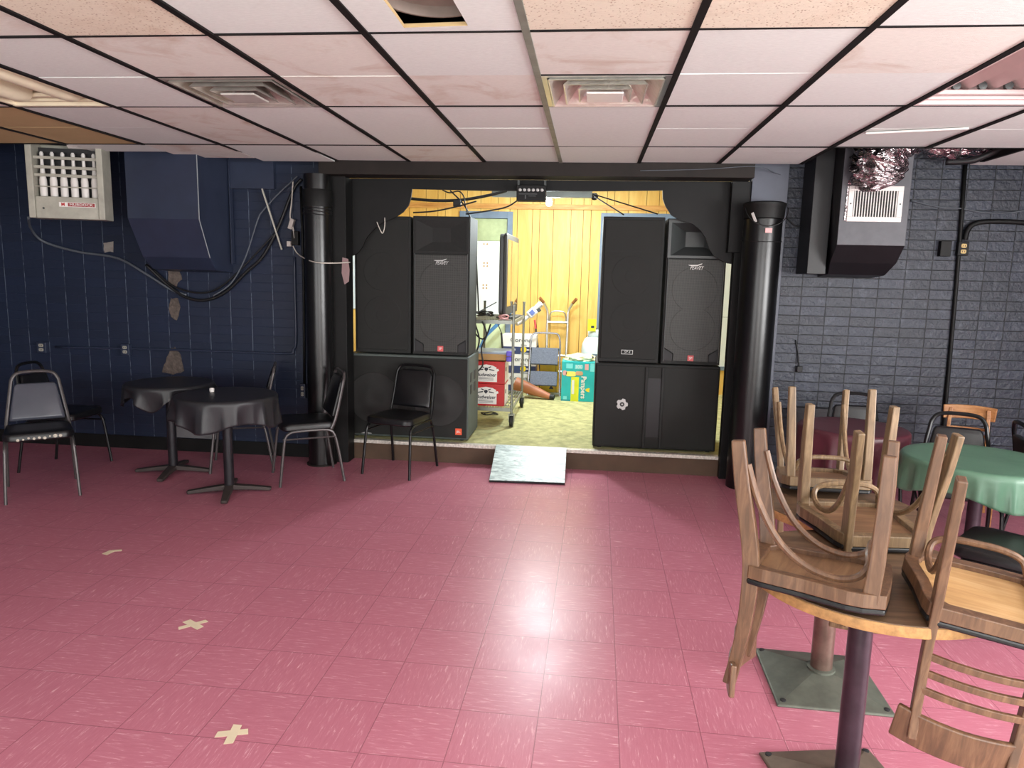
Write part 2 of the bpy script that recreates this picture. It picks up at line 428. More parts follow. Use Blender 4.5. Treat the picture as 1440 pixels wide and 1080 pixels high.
# suspended ceiling
ZC = 2.569
CX0, CDX, CY0, CDY = -2.101, .6096, 2.793, .5923
def cx(k): return CX0+CDX*k
def cy(m): return CY0+CDY*m
VENTS = {(0, 1), (3, 1)}; TROF = {(-2, 0), (-2, 1), (6, 0), (6, 1)}
PIN = {(3, -1), (4, -1), (3, -2), (4, -2), (0, -1)}; TAN = {(-3, 2), (-3, 3), (-4, 2), (-4, 3), (-5, 2), (-5, 3)}
STN = {(0, -2), (0, 0), (1, 0), (1, 1), (-1, -1), (-1, 2), (-1, 3)}
YEND = {-3: 5.46, -2: 5.7, -1: 5.84}
b = BM(); rnd = random.Random(3)
mats = [MT, MTS, MTP, MTB]
for k in range(-7, 11):
    for m in range(-10, 5):
        if (k, m) in VENTS or (k, m) in TROF or (k, m) == (2, -1): continue
        y0, y1 = cy(m), cy(m+1); x0, x1 = cx(k), cx(k+1)
        if m == 4:
            if k < -3 or k in (6, 7): continue
            y1 = YEND.get(k, 5.875)
        mi = 2 if (k, m) in PIN else 3 if (k, m) in TAN else 1 if (k, m) in STN or rnd.random() < .12 else 0
        g = .0022
        vs = bx(b, x0+g, x1-g, y0+g, y1-g, ZC, ZC+.014)
        tx, ty = rnd.uniform(-.004, .004), rnd.uniform(-.004, .004); dz = rnd.uniform(0, .003)
        if m == 4 and k < 0: ty, dz = -.02, .0
        for v in vs: v.co.z += dz + tx*(v.co.x-x0) + ty*(v.co.y-y0)
        for f in {f for v in vs for f in v.link_faces}: f.material_index = mi
# the broken tile: three remnants round an irregular hole
k, m = 2, -1
x0, x1, y0, y1 = cx(k)+.003, cx(k+1)-.003, cy(m)+.003, cy(m+1)-.003
hl = [WZ(541, 2, ZC), WZ(556, 22, ZC), WZ(568, 39, ZC)]; hr = [WZ(658, 36, ZC), WZ(637, 0, ZC)]
xa, xb = y0, y0
for f in prism(b, [(x0, y0), (hl[0].x-.03, y0), (hl[0].x, hl[0].y), (hl[1].x, hl[1].y), (hl[2].x, hl[2].y), (hl[2].x, y1), (x0, y1)], (0, 0, ZC), (1, 0, 0), (0, 1, 0), (0, 0, .014))[2:]: f.material_index = 3
for f in prism(b, [(hl[2].x, hl[2].y), (hr[0].x, hr[0].y), (hr[0].x, y1), (hl[2].x, y1)], (0, 0, ZC), (1, 0, 0), (0, 1, 0), (0, 0, .014))[2:]: f.material_index = 3
for f in prism(b, [(hr[1].x+.02, y0), (x1, y0), (x1, y1), (hr[0].x, y1), (hr[0].x, hr[0].y), (hr[1].x, hr[1].y)], (0, 0, ZC), (1, 0, 0), (0, 1, 0), (0, 0, .014))[2:]: f.material_index = 3
struct('ceiling', b, mats)
b = BM(); bg = BM()
for k in range(-7, 12):
    ye = 5.875 if k in (0, 1, 2, 3, 4, 5, 6, 9, 10) else 5.7 if k in (-1, 8) else 5.17
    t = bg if k == 3 else b
    w = .0145
    bx(t, cx(k)-w, cx(k)+w, YB, ye, ZC-.006, ZC+.03)
for m in range(-10, 5, 2):
    bx(b, cx(-7), cx(11), cy(m)-.006, cy(m)+.006, ZC-.004, ZC+.028)
for m in (-1, 1):
    for k in (0, 3): 
        bx(b, cx(k), cx(k+1), cy(m)-.008, cy(m)+.008, ZC-.003, ZC+.025)
struct('trim_1', b, MGB); struct('trim_2', bg, MGG)

# stage proscenium: beam, jambs, riser, edge strip, stage floor and stage room
b = BM(); bx(b, -2.26, 1.225, 5.88, FW, 2.462, 2.6); struct('trim_3', b, MBRN, bevel=.004)
b = BM(); bx(b, OPL-.01, -2.075, FW-.12, FW+.06, 0, 2.462); bx(b, 1.1, OPR+.01, FW-.03, FW+.06, 1.9, 2.462); bx(b, 1.15, OPR+.01, FW-.03, FW+.06, 0, 1.9); struct('trim_4', b, MBLK, bevel=.003)
b = BM(); bx(b, OPL, OPR, FW+.045, FW+.06, 0, ZS-.02); struct('trim_5', b, MRIS)
b = BM(); bx(b, -2.075, 1.15, FW+.035, FW+.1, ZS-.028, ZS+.003); struct('trim_6', b, MEDGE, bevel=.003)
SX0, SX1, SYB, SZT = -2.72, 2.4, 9.62, 2.86
b = BM(); bx(b, SX0, SX1, FW+.06, SYB, 0, ZS); struct('floor.001', b, MCARP)
b = BM(); x = SX0; rr = random.Random(11)
W1 = (-1.74, -1.07, .5, 2.5); W2 = (.12, 1.95, .5, 2.5)
xs = [SX0]
seq = (.2, .095, .18, .23, .16, .1)
while xs[-1] < SX1: xs.append(xs[-1]+seq[len(xs) % 6])
for xa, xb in zip(xs, xs[1:]):
    xb2 = xb-.006
    for w in (W1, W2):
        if xa < w[1] and xb > w[0]: break
    else: w = None
    if w is None: bx(b, xa, xb2, SYB, SYB+.02, ZS, SZT)
    else:
        bx(b, xa, xb2, SYB, SYB+.02, w[3], SZT); bx(b, xa, xb2, SYB, SYB+.02, ZS, w[2])
        if xa < w[0]: bx(b, xa, w[0], SYB, SYB+.02, w[2], w[3])
        if xb2 > w[1]: bx(b, w[1], xb2, SYB, SYB+.02, w[2], w[3])
struct('wall_stage', b, MYEL)
b = BM(); bx(b, SX0, SX1, SYB+.02, SYB+.05, ZS, SZT); struct('wall_stage_backing', b, MBRN)
b = BM(); yy = FW+.17
while yy < SYB:
    w = rr.choice((.1, .16, .2)); bx(b, SX0-.02, SX0, yy, min(yy+w-.006, SYB), 0, SZT); yy += w
struct('wall_stage_left', b, MYEL)
b = BM(); bx(b, SX1, SX1+.05, FW+.16, SYB, 0, SZT); struct('wall_stage_right', b, MYEL)
b = BM(); bx(b, SX0, SX0+.02, 7.5, 8.9, 1.25, 2.3); struct('window_6', b, M('blue_white_pane', (190, 208, 222), .3), bevel=.004)
b = BM(); bx(b, SX0, SX1, FW+.05, SYB, SZT, SZT+.05); struct('ceiling.001', b, MWHITE)
b = BM(); bx(b, SX0, SX1, SYB-.025, SYB, 2.535, 2.6); struct('trim_7', b, MYELT, bevel=.004)
def stage_window(name, w, pane_mats, split):
    f = BM(); x0, x1, z0, z1 = w; t = .05
    bx(f, x0-.02, x0+t, SYB-.03, SYB+.02, z0, z1); bx(f, x1-t, x1+.02, SYB-.03, SYB+.02, z0, z1)
    bx(f, x0+t, x1-t, SYB-.03, SYB+.02, z1-.09, z1); bx(f, x0+t, x1-t, SYB-.03, SYB+.02, z0, z0+.05)
    fr = struct(name, f, MBLUE, bevel=.003)
    zz = [z0+.05]+split+[z1-.09]
    for za, zb, mm, nm in zip(zz, zz[1:], pane_mats, ('lower_board', 'foam_board', 'pane')):
        p = BM(); bx(p, x0+t, x1-t, SYB-.004, SYB+.012, za, zb-.004); obj(nm, p, mm, fr)
    return fr
w1 = stage_window('window_1', W1, (MPALEG, MBOARD, MPANE), [1.13, 2.12])
for n, (px, pz) in enumerate([(683, 341), (683, 372), (682, 403)]):
    c = WY(px, pz, SYB-.006)
    for i in (-1, 1):
        for j in ((-1, 1) if n else (-1,)):
            d = BM(); lathe(d, [(.011, 0), (.011, .003)], (c.x+i*.022, c.y, c.z+j*.02), 10, Matrix.Rotation(PI/2, 3, 'X')); obj('dot', d, MCARD, w1)
stage_window('window_2', W2, (MBOARD, MBOARD, MBOARD), [1.2, 2.1])
# baseboard on the left and flat pilaster on the right
b = BM(); bx(b, XL, OPL, FW-.015, FW, 0, .12); struct('baseboard_left', b, MBLK)
b = BM(); bx(b, OPR+.01, 1.53, FW-.05, FW, 0, 2.75); struct('trim_8', b, M('slate_paint', (84, 88, 102), .42, var=.1, vs=4), bevel=.003)
b = BM(); bx(b, 1.53, XR, FW-.015, FW, 0, .1); struct('baseboard_right', b, MBLK)

# ------------------------------------------------------------------ bentwood chairs (modelled seat-down: z = 0 is the top of the pad, legs point up)
def seat_outline(wf, wr, yf, yr, bow=.03, n=8, rc=.05):
    pts = []
    # front edge bowed, corners rounded, straight tapering sides, flat rear
    fr = [(wf/2*math.sin(t), yf-bow*(1-math.cos(t*1.0))*1.3) for t in [i/n*1.25-0.625 for i in range(n+1)]]
    k = (wf/2-rc*.55)/fr[-1][0]
    fr = [(x*k, y) for x, y in fr]
    pts += [(x, y) for x, y in fr]
    pts += [(wf/2-.004, yf-bow*1.1-.03), (wf/2, yf-bow-.075)]
    pts += [(wr/2+(wf-wr)/2*.45, (yf+yr)/2-.02), (wr/2+.006, yr+.06), (wr/2-.004, yr+.02), (wr/2-.03, yr)]
    pts += [(-x, y) for x, y in reversed(pts[len(fr):])]
    return pts
def bent_chair(name, label, loc, rot, leg_m, group):
    t = thing(name, label, 'chair', loc, 0, group); t.rotation_euler = rot
    so = seat_outline(.375, .305, .2, -.195)
    inner = [(x*.8, y*.8) for x, y in so]
    b = BM(); prism(b, so, (0, 0, 0), (1, 0, 0), (0, 1, 0), (0, 0, .018)); obj('seat_pad', b, MVINYL, t, bevel=.006)
    b = BM()
    n = len(so)
    A = [b.verts.new((x*1.0, y*1.0, .018)) for x, y in so]; B = [b.verts.new((x, y, .058)) for x, y in so]
    C = [b.verts.new((x, y, .058)) for x, y in inner]; D = [b.verts.new((x, y, .018)) for x, y in inner]
    for i in range(n):
        j = (i+1) % n
        for P, Q in ((A, B), (B, C), (C, D), (D, A)): b.faces.new((P[i], P[j], Q[j], Q[i]))
    obj('seat_frame', b, leg_m, t, bevel=.003)
    b = BM(); prism(b, [(x*.82, y*.82) for x, y in so], (0, 0, .03), (1, 0, 0), (0, 1, 0), (0, 0, .012)); obj('seat_panel', b, WSEAT, t)
    for s in (-1, 1):
        b = BM()
        beam(b, [(s*.152, .152, .03), (s*.155, .16, .14), (s*.158, .163, .3), (s*.161, .162, .443)], .034, .042, V((0, 1, 0)), [1.05, 1.0, .92, .8])
        obj('leg', b, leg_m, t, bevel=.004)
        b = BM()
        P = catmull([(s*.162, -.236, .431), (s*.152, -.215, .3), (s*.14, -.187, .16), (s*.132, -.172, .05), (s*.128, -.172, -.06), (s*.123, -.182, -.18), (s*.117, -.208, -.335)], 4)
        N = len(P)
        sweep(b, P, rect(.024, .046), False, V((0, 1, 0)), [(1, .82+.25*math.sin(PI*min(1, i/(N-1)*1.1))) for i in range(N)])
        obj('leg', b, leg_m, t, bevel=.004)
    b = BM()
    side = [(.146, -.205, .36), (.142, -.165, .25), (.136, -.1, .145), (.13, -.02, .085), (.128, .06, .068), (.128, .115, .085), (.115, .138, .118), (.07, .135, .138), (0, .134, .142)]
    full = side + [(-x, y, z) for x, y, z in reversed(side[:-1])]
    tube(b, full, .0105, 8, 6); obj('bent_brace', b, leg_m, t, smooth=True)
    for z, h in ((-.095, .02), (-.142, .02), (-.19, .02)):
        b = BM(); yb = -.176-(abs(z)-.06)*.16
        beam(b, catmull([(-.124, yb, z), (-.06, yb-.014, z), (0, yb-.018, z), (.06, yb-.014, z), (.124, yb, z)], 4), .012, h)
        obj('back_slat', b, leg_m, t, bevel=.002)
    b = BM()
    beam(b, catmull([(-.165, -.188, -.305), (-.09, -.212, -.31), (0, -.222, -.312), (.09, -.212, -.31), (.165, -.188, -.305)], 5), .018, .1)
    obj('crest_rail', b, leg_m, t, bevel=.005)
    return t
GW = 'wooden chairs stacked upside down on the two pedestal tables'
TZ = .765
def crot(yaw, p, r):
    A = Matrix.Rotation(yaw, 3, 'Z') @ Matrix.Rotation(p, 3, 'X') @ Matrix.Rotation(r, 3, 'Y'); return A.to_euler()
bc = bent_chair('bentwood_chair', 'upside-down wooden chair on the nearest table, its ladder back hanging beyond the left rim', (.721, 2.165, .771), crot(-1.984, -.004, -.063), WLR, GW)
def leg_swap(r, m):
    for c in r.children:
        if c.name.split('.')[0] not in ('seat_pad', 'seat_panel'):
            pass
bc2 = dup(bc, 'upside-down wooden chair at the right edge of the photo, its slats hanging towards the camera', (1.135, 2.072, .768), rot=crot(-.305, .053, .105))
bc3 = dup(bc, 'upside-down wooden chair in the middle, between the two tables, with a looping bent brace', (1.021, 2.658, .774), rot=crot(.108, .022, .006))
bc4 = dup(bc, 'upside-down wooden chair farthest back in the group, on the far rim of the rear table', (1.054, 3.257, .775), rot=crot(3.065, .13, .014))
for r in (bc, bc3, bc4):
    for c in r.children:
        if c.data.materials[0] == WSEAT: c.data = c.data.copy(); c.data.materials[0] = WSEATD
for r in (bc3, bc4):
    for c in r.children:
        if c.data.materials[0] == WLR:
            c.data = c.data.copy(); c.data.materials[0] = WL
for c in bc3.children:
    if c.name.split('.')[0] in ('crest_rail', 'leg'):
        for v in c.data.vertices:
            if v.co.z < -.15: v.co.z = -.15+(v.co.z+.15)*.62
# the one wooden chair that stands upright by the wall
bc5 = dup(bc, 'wooden chair standing upright against the brick wall behind the green table, curved orange top rail', (2.72, 5.32, .45), rot=(Matrix.Rotation(2.75, 3, 'Z') @ Matrix.Rotation(PI, 3, 'Y')).to_euler(), group='upright wooden chair by the wall')
for c in bc5.children:
    if c.data.materials[0] == WLR: c.data = c.data.copy(); c.data.materials[0] = WORNG
del bc5['group']

# ------------------------------------------------------------------ wooden pedestal tables
def wood_table(label, cx_, cy_, r, top, thick, px_, py_, pipe_m, base_m, half, rz, pr):
    t = thing('pedestal_table', label, 'table', (px_, py_, 0), 0, 'wooden pedestal tables')
    ox, oy = cx_-px_, cy_-py_
    b = BM(); lathe(b, [(r-.004, top-.004), (r-.006, top), (.001, top)][::-1] + [], (ox, oy, 0), 64) if False else lathe(b, [(.001, top-.006), (r-.003, top-.006), (r-.003, top), (.001, top)], (ox, oy, 0), 64)
    obj('tabletop', b, WTOP, t)
    b = BM(); lathe(b, [(r-.02, top-thick), (r-.002, top-thick), (r, top-thick+.003), (r, top-.005), (r-.002, top-.003), (r-.02, top-.003)], (ox, oy, 0), 64); obj('rim', b, WEDGE, t, smooth=True)
    b = BM(); bx(b, -.2, .2, -.03, .03, top-thick-.012, top-thick); bx(b, -.03, .03, -.2, .2, top-thick-.012, top-thick); obj('top_bracket', b, MPIPE, t)
    b = BM(); lathe(b, [(pr, .03), (pr, top-thick-.012)], (0, 0, 0), 28); obj('column', b, pipe_m, t, smooth=True)
    b = BM(); a = half; R = Matrix.Rotation(rz, 3, 'Z')
    def ring(h, z): return [b.verts.new(R @ V((x*h, y*h, z))) for x, y in ((-1, -1), (1, -1), (1, 1), (-1, 1))]
    rings = [ring(a, 0), ring(a, .008), ring(a*.97, .012), ring(a*.22, .058)]
    for P, Q in zip(rings, rings[1:]):
        for i in range(4): b.faces.new((P[i], P[(i+1) % 4], Q[(i+1) % 4], Q[i]))
    b.faces.new(rings[0][::-1]); b.faces.new(rings[-1])
    bo = obj('base_plate', b, base_m, t, bevel=.003)
    for x, y in ((-1, -1), (1, -1), (1, 1), (-1, 1)):
        s = BM(); p = R @ V((x*a*.88, y*a*.88, .014)); lathe(s, [(.012, 0), (.012, .005), (.005, .007)], p, 10); obj('screw', s, MRUB, bo)
    b = BM(); lathe(b, [(pr+.012, .055), (pr+.012, .066), (pr, .07)], (0, 0, 0), 24); obj('collar', b, base_m, t)
    return t
wood_table('round wooden table nearest the camera, dark pipe column, two upturned chairs on its pale-edged top', .93, 2.306, .38, .765, .035, .905, 2.27, MPIPE, MIRON2, .205, .19, .037)
wood_table('round wooden table behind the nearest one, bronze pipe on a greenish pyramid base plate', 1.06, 3.0, .305, .765, .035, 1.035, 2.96, MPIPE2, MIRON, .225, -.02, .044)

# ------------------------------------------------------------------ metal stacking chairs
def stack_chair(name, label, loc, rz, tube_m, seat_m, back_m, style, group):
    t = thing(name, label, 'chair', loc, rz, group)
    hs = .2
    for s in (-1, 1):
        b = BM(); tube(b, catmull([(s*.225, .235, 0), (s*.212, .2, .3), (s*.207, .185, .385), (s*.205, .15, .42), (s*.203, .1, .43), (s*.2, 0, .432)], 4), .0115, 8); obj('leg', b, tube_m, t, smooth=True)
        b = BM(); tube(b, catmull([(s*.222, -.265, 0), (s*.21, -.215, .3), (s*.205, -.19, .39), (s*.204, -.165, .42), (s*.203, -.12, .43), (s*.2, 0, .432)], 4), .0115, 8); obj('leg', b, tube_m, t, smooth=True)
        b = BM(); tube(b, [(s*.212, .205, .372), (s*.212, -.205, .372)], .007, 6); obj('stretcher', b, tube_m, t)
    b = BM()
    for z, sc in ((.434, .96), (.45, 1.0), (.478, 1.0), (.492, .95), (.499, .8)):
        pass
    lay = []
    for z, sc in ((.434, .95), (.444, 1.0), (.474, 1.0), (.488, .96), (.496, .86), (.5, .6)):
        lay.append([b.verts.new((x*sc*(1.0 if y < 0 else 1.06), y*sc+.0, z)) for x, y in rrect(.41, .43, .07, 5)])
    for A, B in zip(lay, lay[1:]):
        for i in range(len(A)): b.faces.new((A[i], A[(i+1) % len(A)], B[(i+1) % len(A)], B[i]))
    b.faces.new(lay[0][::-1]); b.faces.new(lay[-1]); obj('seat', b, seat_m, t, smooth=True)
    if style == 'open':
        H = [(.2, -.17, .435), (.198, -.2, .5), (.18, -.232, .62), (.158, -.262, .76), (.145, -.275, .82), (.105, -.284, .862), (0, -.288, .872)]
        pad = [(.178, .515), (.172, .56), (.135, .765), (.12, .785)]
    else:
        H = [(.2, -.17, .435), (.2, -.2, .5), (.192, -.235, .63), (.185, -.268, .78), (.175, -.28, .83), (.135, -.289, .87), (0, -.292, .878)]
        pad = [(.182, .525), (.18, .56), (.168, .8), (.13, .838)]
    full = H + [(-x, y, z) for x, y, z in reversed(H[:-1])]
    b = BM(); tube(b, full, .0125, 8, 5); obj('back_frame', b, tube_m, t, smooth=True)
    def yb(z): return -.2-(z-.5)*.262
    b = BM(); pol = pad + [(-x, z) for x, z in reversed(pad)]
    F = [b.verts.new((x, yb(z)+.026, z)) for x, z in pol]; Bk = [b.verts.new((x, yb(z)-.012, z)) for x, z in pol]
    F2 = [b.verts.new((x*.86, yb(z)+.036, .65+(z-.65)*.86)) for x, z in pol]
    n = len(pol)
    for i in range(n):
        j = (i+1) % n
        b.faces.new((F[i], F[j], Bk[j], Bk[i])); b.faces.new((F[j], F[i], F2[i], F2[j]))
    b.faces.new(F2); b.faces.new(Bk[::-1])
    obj('backrest', b, back_m, t, bevel=.008, smooth=True, seg=3, angle=60)
    return t
def face(dx, dy): return math.atan2(-dx, dy)      # turn that brings the chair's front (+y) to (dx, dy)
G1, G2 = 'black stacking chairs on the left', 'black stacking chairs on the right'
cA = stack_chair('stacking_chair', 'worn black chair with grey metal frame, nearest the left edge, facing the dance floor', (-4.0, 4.77, 0), face(.64, -.77), MTUBEG, MVINYL, MVGREY, 'open', G1)
# torn piping on the worn seat
b = BM(); rr = random.Random(5)
for i in range(9):
    x = -.13+i*.032; lathe(b, [(.012*rr.uniform(.5, 1.2), 0), (.006, .003)], (x, .214+.004*rr.random(), .455+rr.uniform(-.006, .006)), 7, Matrix.Rotation(-PI/2, 3, 'X'))
o = obj('torn_edge', b, M('torn_foam', (198, 190, 176), .9), cA)
cA2 = stack_chair('stacking_chair', 'black open-hoop chair in the dark corner behind the grey-framed one', (-4.3, 5.42, 0), face(1, .05), MTUBE, MVINYL, MVINYL, 'open', G1)
cB = stack_chair('stacking_chair', 'black chair in side view between the draped table and the left pillar, facing left', (-2.26, 5.5, 0), face(-.82, -.5), MTUBEG, MVINYL, MVINYL, 'padded', G1)
dup(cB, 'black chair against the navy wall behind the nearer black draped table', (-2.93, 5.74, 0), face(-.9, -.38))
cC = stack_chair('stacking_chair', 'black chair with padded back standing before the left subwoofer, below the stage', (-1.565, 5.84, 0), face(-.26, -.96), MTUBE, MVINYL, MVINYL, 'padded', G1)
dup(cA2, 'black chair hoop behind the burgundy table, against the brick wall', (1.95, 5.2, 0), face(-.05, -1), G2)
dup(cA2, 'black chair between the burgundy and green tables, below the orange wooden chair', (2.27, 4.5, 0), face(-.35, -1), G2)
dup(cA2, 'black chair behind the green table at the right edge of the photo', (2.87, 4.45, 0), face(1, -.2), G2)
dup(cA2, 'black chair pushed under the green table on the camera side, its back out of frame', (2.0, 3.42, 0), face(-.75, .65), G2)

# ------------------------------------------------------------------ draped pedestal tables
def cross_table(label, x, y, top, r, base_m, rz, group):
    t = thing('pedestal_table', label, 'table', (x, y, 0), 0, group)
    b = BM(); lathe(b, [(r-.005, top-.028), (r, top-.024), (r, top-.004), (r-.004, top)], (0, 0, 0), 48); obj('tabletop', b, WTOP, t)
    b = BM(); lathe(b, [(.036, .05), (.036, top-.03)], (0, 0, 0), 24); obj('column', b, MPIPE if group[0] == 'w' else M('black_column', (44, 44, 48), .3, .4), t, smooth=True)
    for i in range(4):
        a = rz+i*PI/2; b = BM(); c, s = math.cos(a), math.sin(a)
        sweep(b, [(c*.02, s*.02, .045), (c*.15, s*.15, .034), (c*.29, s*.29, .017), (c*.3, s*.3, .014)], rect(.058, .028), False, V((0, 0, 1)), [(1.1, 1.4), (.95, 1.1), (.8, .9), (.6, .8)])
        obj('base_arm', b, base_m, t, bevel=.005)
    return t
def cloth(label, x, y, top, r, mat, lo, hi, seed, nf, flare, group, lobes=4, ph=0):
    rr = random.Random(seed); b = BM(); n = 144; rings = []
    fold = [(rr.uniform(.5, 1), nf+rr.randint(-3, 3), rr.uniform(0, 6.28)) for _ in range(3)]
    def wav(a): return sum(w*(1-2*abs(math.sin((f*a+p)/2))**.7) for w, f, p in fold[:2])/1.6
    amp = .05
    prof = [(.001, 0), (r*.5, 0), (r*.85, 0), (r-.012, 0), (r-.002, -.003), (r+.006, -.012)]
    for rad, dz in prof: rings.append([b.verts.new((rad*math.cos(2*PI*i/n), rad*math.sin(2*PI*i/n), top+.004+dz+(.001*mnoise.noise(V((rad*9*math.cos(2*PI*i/n), rad*9*math.sin(2*PI*i/n), seed)))))) for i in range(n)])
    for q in range(1, 13):
        t = q/12; ring = []
        for i in range(n):
            a = 2*PI*i/n
            drop = lo+(hi-lo)*(.5+.5*math.cos(lobes*a+ph))**1.2
            w = wav(a)
            rad = r+.008+flare*t*(.35+.65*(.5+.5*math.cos(lobes*a+ph)))+amp*w*t**.9
            ring.append(b.verts.new((rad*math.cos(a), rad*math.sin(a), top-.012-drop*t+.012*w*t)))
        rings.append(ring)
    for A, B in zip(rings, rings[1:]):
        for i in range(n): b.faces.new((A[i], A[(i+1) % n], B[(i+1) % n], B[i]))
    b.faces.new(rings[0])
    o = obj('tablecloth', b, mat, smooth=True, angle=180)
    o.location = (x, y, 0)
    s = o.modifiers.new('thick', 'SOLIDIFY'); s.thickness = .0015; s.offset = 1
    return tag(o, label, 'tablecloth', group)
GT = 'black draped tables on the left'
cross_table('black pedestal table on a four-armed base, nearer of the two draped in black', -2.66, 5.0, .75, .36, MDUSTY, .35, GT)
cloth('black vinyl cloth with a deep scalloped hem on the nearer draped table', -2.66, 5.0, .75, .36, MCLOTH, .15, .21, 3, 11, .03, 'black tablecloths')
cross_table('black pedestal table by the navy wall, behind the nearer draped one', -3.37, 5.43, .75, .33, MDUSTY, .2, GT)
cloth('short black cloth on the draped table by the navy wall', -3.37, 5.43, .75, .33, MCLOTH, .07, .17, 9, 9, .02, 'black tablecloths', 5, 1.0)
GR = 'wide cloth-covered tables on the right'
cross_table('table under the green cloth, right of the stacked chairs', 2.15, 4.06, .745, .38, MDUSTY, .5, GR)
cloth('shiny green vinyl cloth on the table right of the upturned chairs', 2.15, 4.06, .745, .38, MCLOTHG, .11, .17, 21, 13, .03, 'coloured tablecloths')
cross_table('table under the burgundy cloth, behind the green one', 1.79, 4.95, .72, .34, MDUSTY, .1, GR)
cloth('burgundy vinyl cloth on the table by the brick wall', 1.79, 4.95, .72, .34, MCLOTHR, .25, .36, 33, 10, .02, 'coloured tablecloths')
p = WZ(298, 551, .757)
b = BM(); lathe(b, [(.016, 0), (.018, .022), (.014, .03), (.004, .032)], (0, 0, 0), 14)
o = obj('salt_shaker', b, MWHITE); o.location = (p.x, p.y, .757); tag(o, 'small white shaker on the nearer black draped table', 'shaker')

# ------------------------------------------------------------------ loudspeakers on the stage edge
X3, Z3, YF = V((1, 0, 0)), V((0, 0, 1)), 6.29
def disc(b, x, y, z, prof, n=40):      # lathe facing the hall (-y)
    lathe(b, prof, (x, y, z), n, Matrix.Rotation(PI/2, 3, 'X'))
def tower(name, label, x0, x1, z0, z1, kind, grp, dep=.42, fy=YF):
    t = thing(name, label, 'loudspeaker', ((x0+x1)/2, fy, z0), 0, grp); w, h = x1-x0, z1-z0
    b = BM(); bx(b, -w/2, w/2, .012, dep, 0, h); obj('cabinet', b, MSPK, t, bevel=.006)
    if kind == 'plain':
        b = BM(); bx(b, -w/2+.02, w/2-.02, 0, .012, .03, h-.025); g = obj('grille', b, MGRD, t, bevel=.005)
        for z in (h*.28, h*.6):
            b = BM(); disc(b, 0, -.0005, z, [(.17, 0), (.165, .0015), (.06, .0005), (.05, .002), (.01, .0025)]); obj('woofer', b, MGRD, g)
        b = BM(); bx(b, -w/2+.02, w/2-.02, -.002, 0, h*.765, h*.77); obj('grille_seam', b, MSPK, g)
    else:
        b = BM(); hz = h*.735
        # horn opening: a flared recess
        o0, o1 = [(-w/2+.03, hz+.02), (w/2-.03, hz+.02), (w/2-.03, h-.035), (-w/2+.03, h-.035)], [(-w*.16, hz+.1), (w*.16, hz+.1), (w*.16, h-.1), (-w*.16, h-.1)]
        A = [b.verts.new((x, -.004, z)) for x, z in o0]; hd = .16 if kind == 'shiny' else .02; B = [b.verts.new((x, hd, z)) for x, z in o1]; 
        C = [b.verts.new((x, -.004, z)) for x, z in [(-w/2+.006, hz-.0), (w/2-.006, hz-.0), (w/2-.006, h-.006), (-w/2+.006, h-.006)]]
        for i in range(4):
            j = (i+1) % 4; b.faces.new((A[i], A[j], B[j], B[i])); b.faces.new((C[i], C[j], A[j], A[i]))
        b.faces.new(B)
        D = [b.verts.new((v.co.x, .012, v.co.z)) for v in C]
        for i in range(4): b.faces.new((C[i], D[i], D[(i+1) % 4], C[(i+1) % 4]))
        obj('horn', b, MGREYP if kind == 'shiny' else MSPK, t)
        # the cabinet face would fill the horn, so the cabinet front stops below it: cut by building it shallow
        b = BM()
        pol = [(-w/2+.02, .14), (-w/2+.1, .09), (-w/2+.1, .025), (w/2-.1, .025), (w/2-.1, .09), (w/2-.02, .14), (w/2-.02, hz-.01), (-w/2+.02, hz-.01)]
        prism(b, pol, (0, .012, 0), X3, Z3, (0, -.012, 0)); g = obj('grille', b, MGRL, t, bevel=.003)
        for s in (-1, 1):
            b = BM(); prism(b, [(s*(w/2-.024), .128), (s*(w/2-.094), .084), (s*(w/2-.094), .03), (s*(w/2-.024), .03)], (0, .014, 0), X3, Z3, (0, -.006, 0)); obj('port', b, MRUB, t)
        b = BM(); tube(b, [(-w/2+.018, -.002, .02), (-w/2+.018, -.002, hz)], .004, 6); obj('edge_strip', b, MGREYP, t); b = BM(); tube(b, [(w/2-.018, -.002, .02), (w/2-.018, -.002, hz)], .004, 6); obj('edge_strip', b, MGREYP, t)
        for z in (h*.25, h*.52):
            b = BM(); disc(b, 0, -.0005, z, [(.19, 0), (.188, .0012), (.1, .0006), (.06, .0012), (.01, .0014)]); obj('woofer', b, MGRL, g)
        b = BM(); bx(b, -.026, .026, -.005, 0, .03, .08); bd = obj('badge', b, MBADGE, t, bevel=.004)
        text('lettering', 'SP', .03, (0, -.006, .055), X3, Z3, MLBL, bd)
        # lightning-style wordmark: slanted capitals under a long bar
        z = hz-.075; 
        b = BM(); prism(b, [(-.066, .018), (.012, .02), (.05, .034), (.048, .026), (.014, .012), (-.05, .012)], (0, -.001, z), X3, Z3, (0, -.002, 0)); wm = obj('wordmark', b, MGRIT if kind != 'shiny' else MLBL, t)
        text('lettering', 'PEAVEY', .046, (.004, -.002, z-.006), X3, Z3, MGRIT if kind != 'shiny' else MLBL, wm, shear=.4, wide=.115)
    if kind == 'plain': return t
    # hollow the cabinet behind the horn
    cab = [c for c in t.children if c.name.startswith('cabinet')][0]
    b = BM(); hz = h*.735
    bx(b, -w/2, w/2, .012, dep, 0, hz-.001); bx(b, -w/2, w/2, .17, dep, hz, h)
    bx(b, -w/2, -w/2+.006, .012, .17, hz, h); bx(b, w/2-.006, w/2, .012, .17, hz, h); bx(b, -w/2+.006, w/2-.006, .012, .17, h-.006, h)
    me = bpy.data.meshes.new('cabinet'); bmesh.ops.recalc_face_normals(b, faces=b.faces[:]); b.to_mesh(me); b.free(); me.materials.append(MSPK); cab.data = me
    cab.modifiers.clear()
    return t
GS = 'tall loudspeakers on the stage'
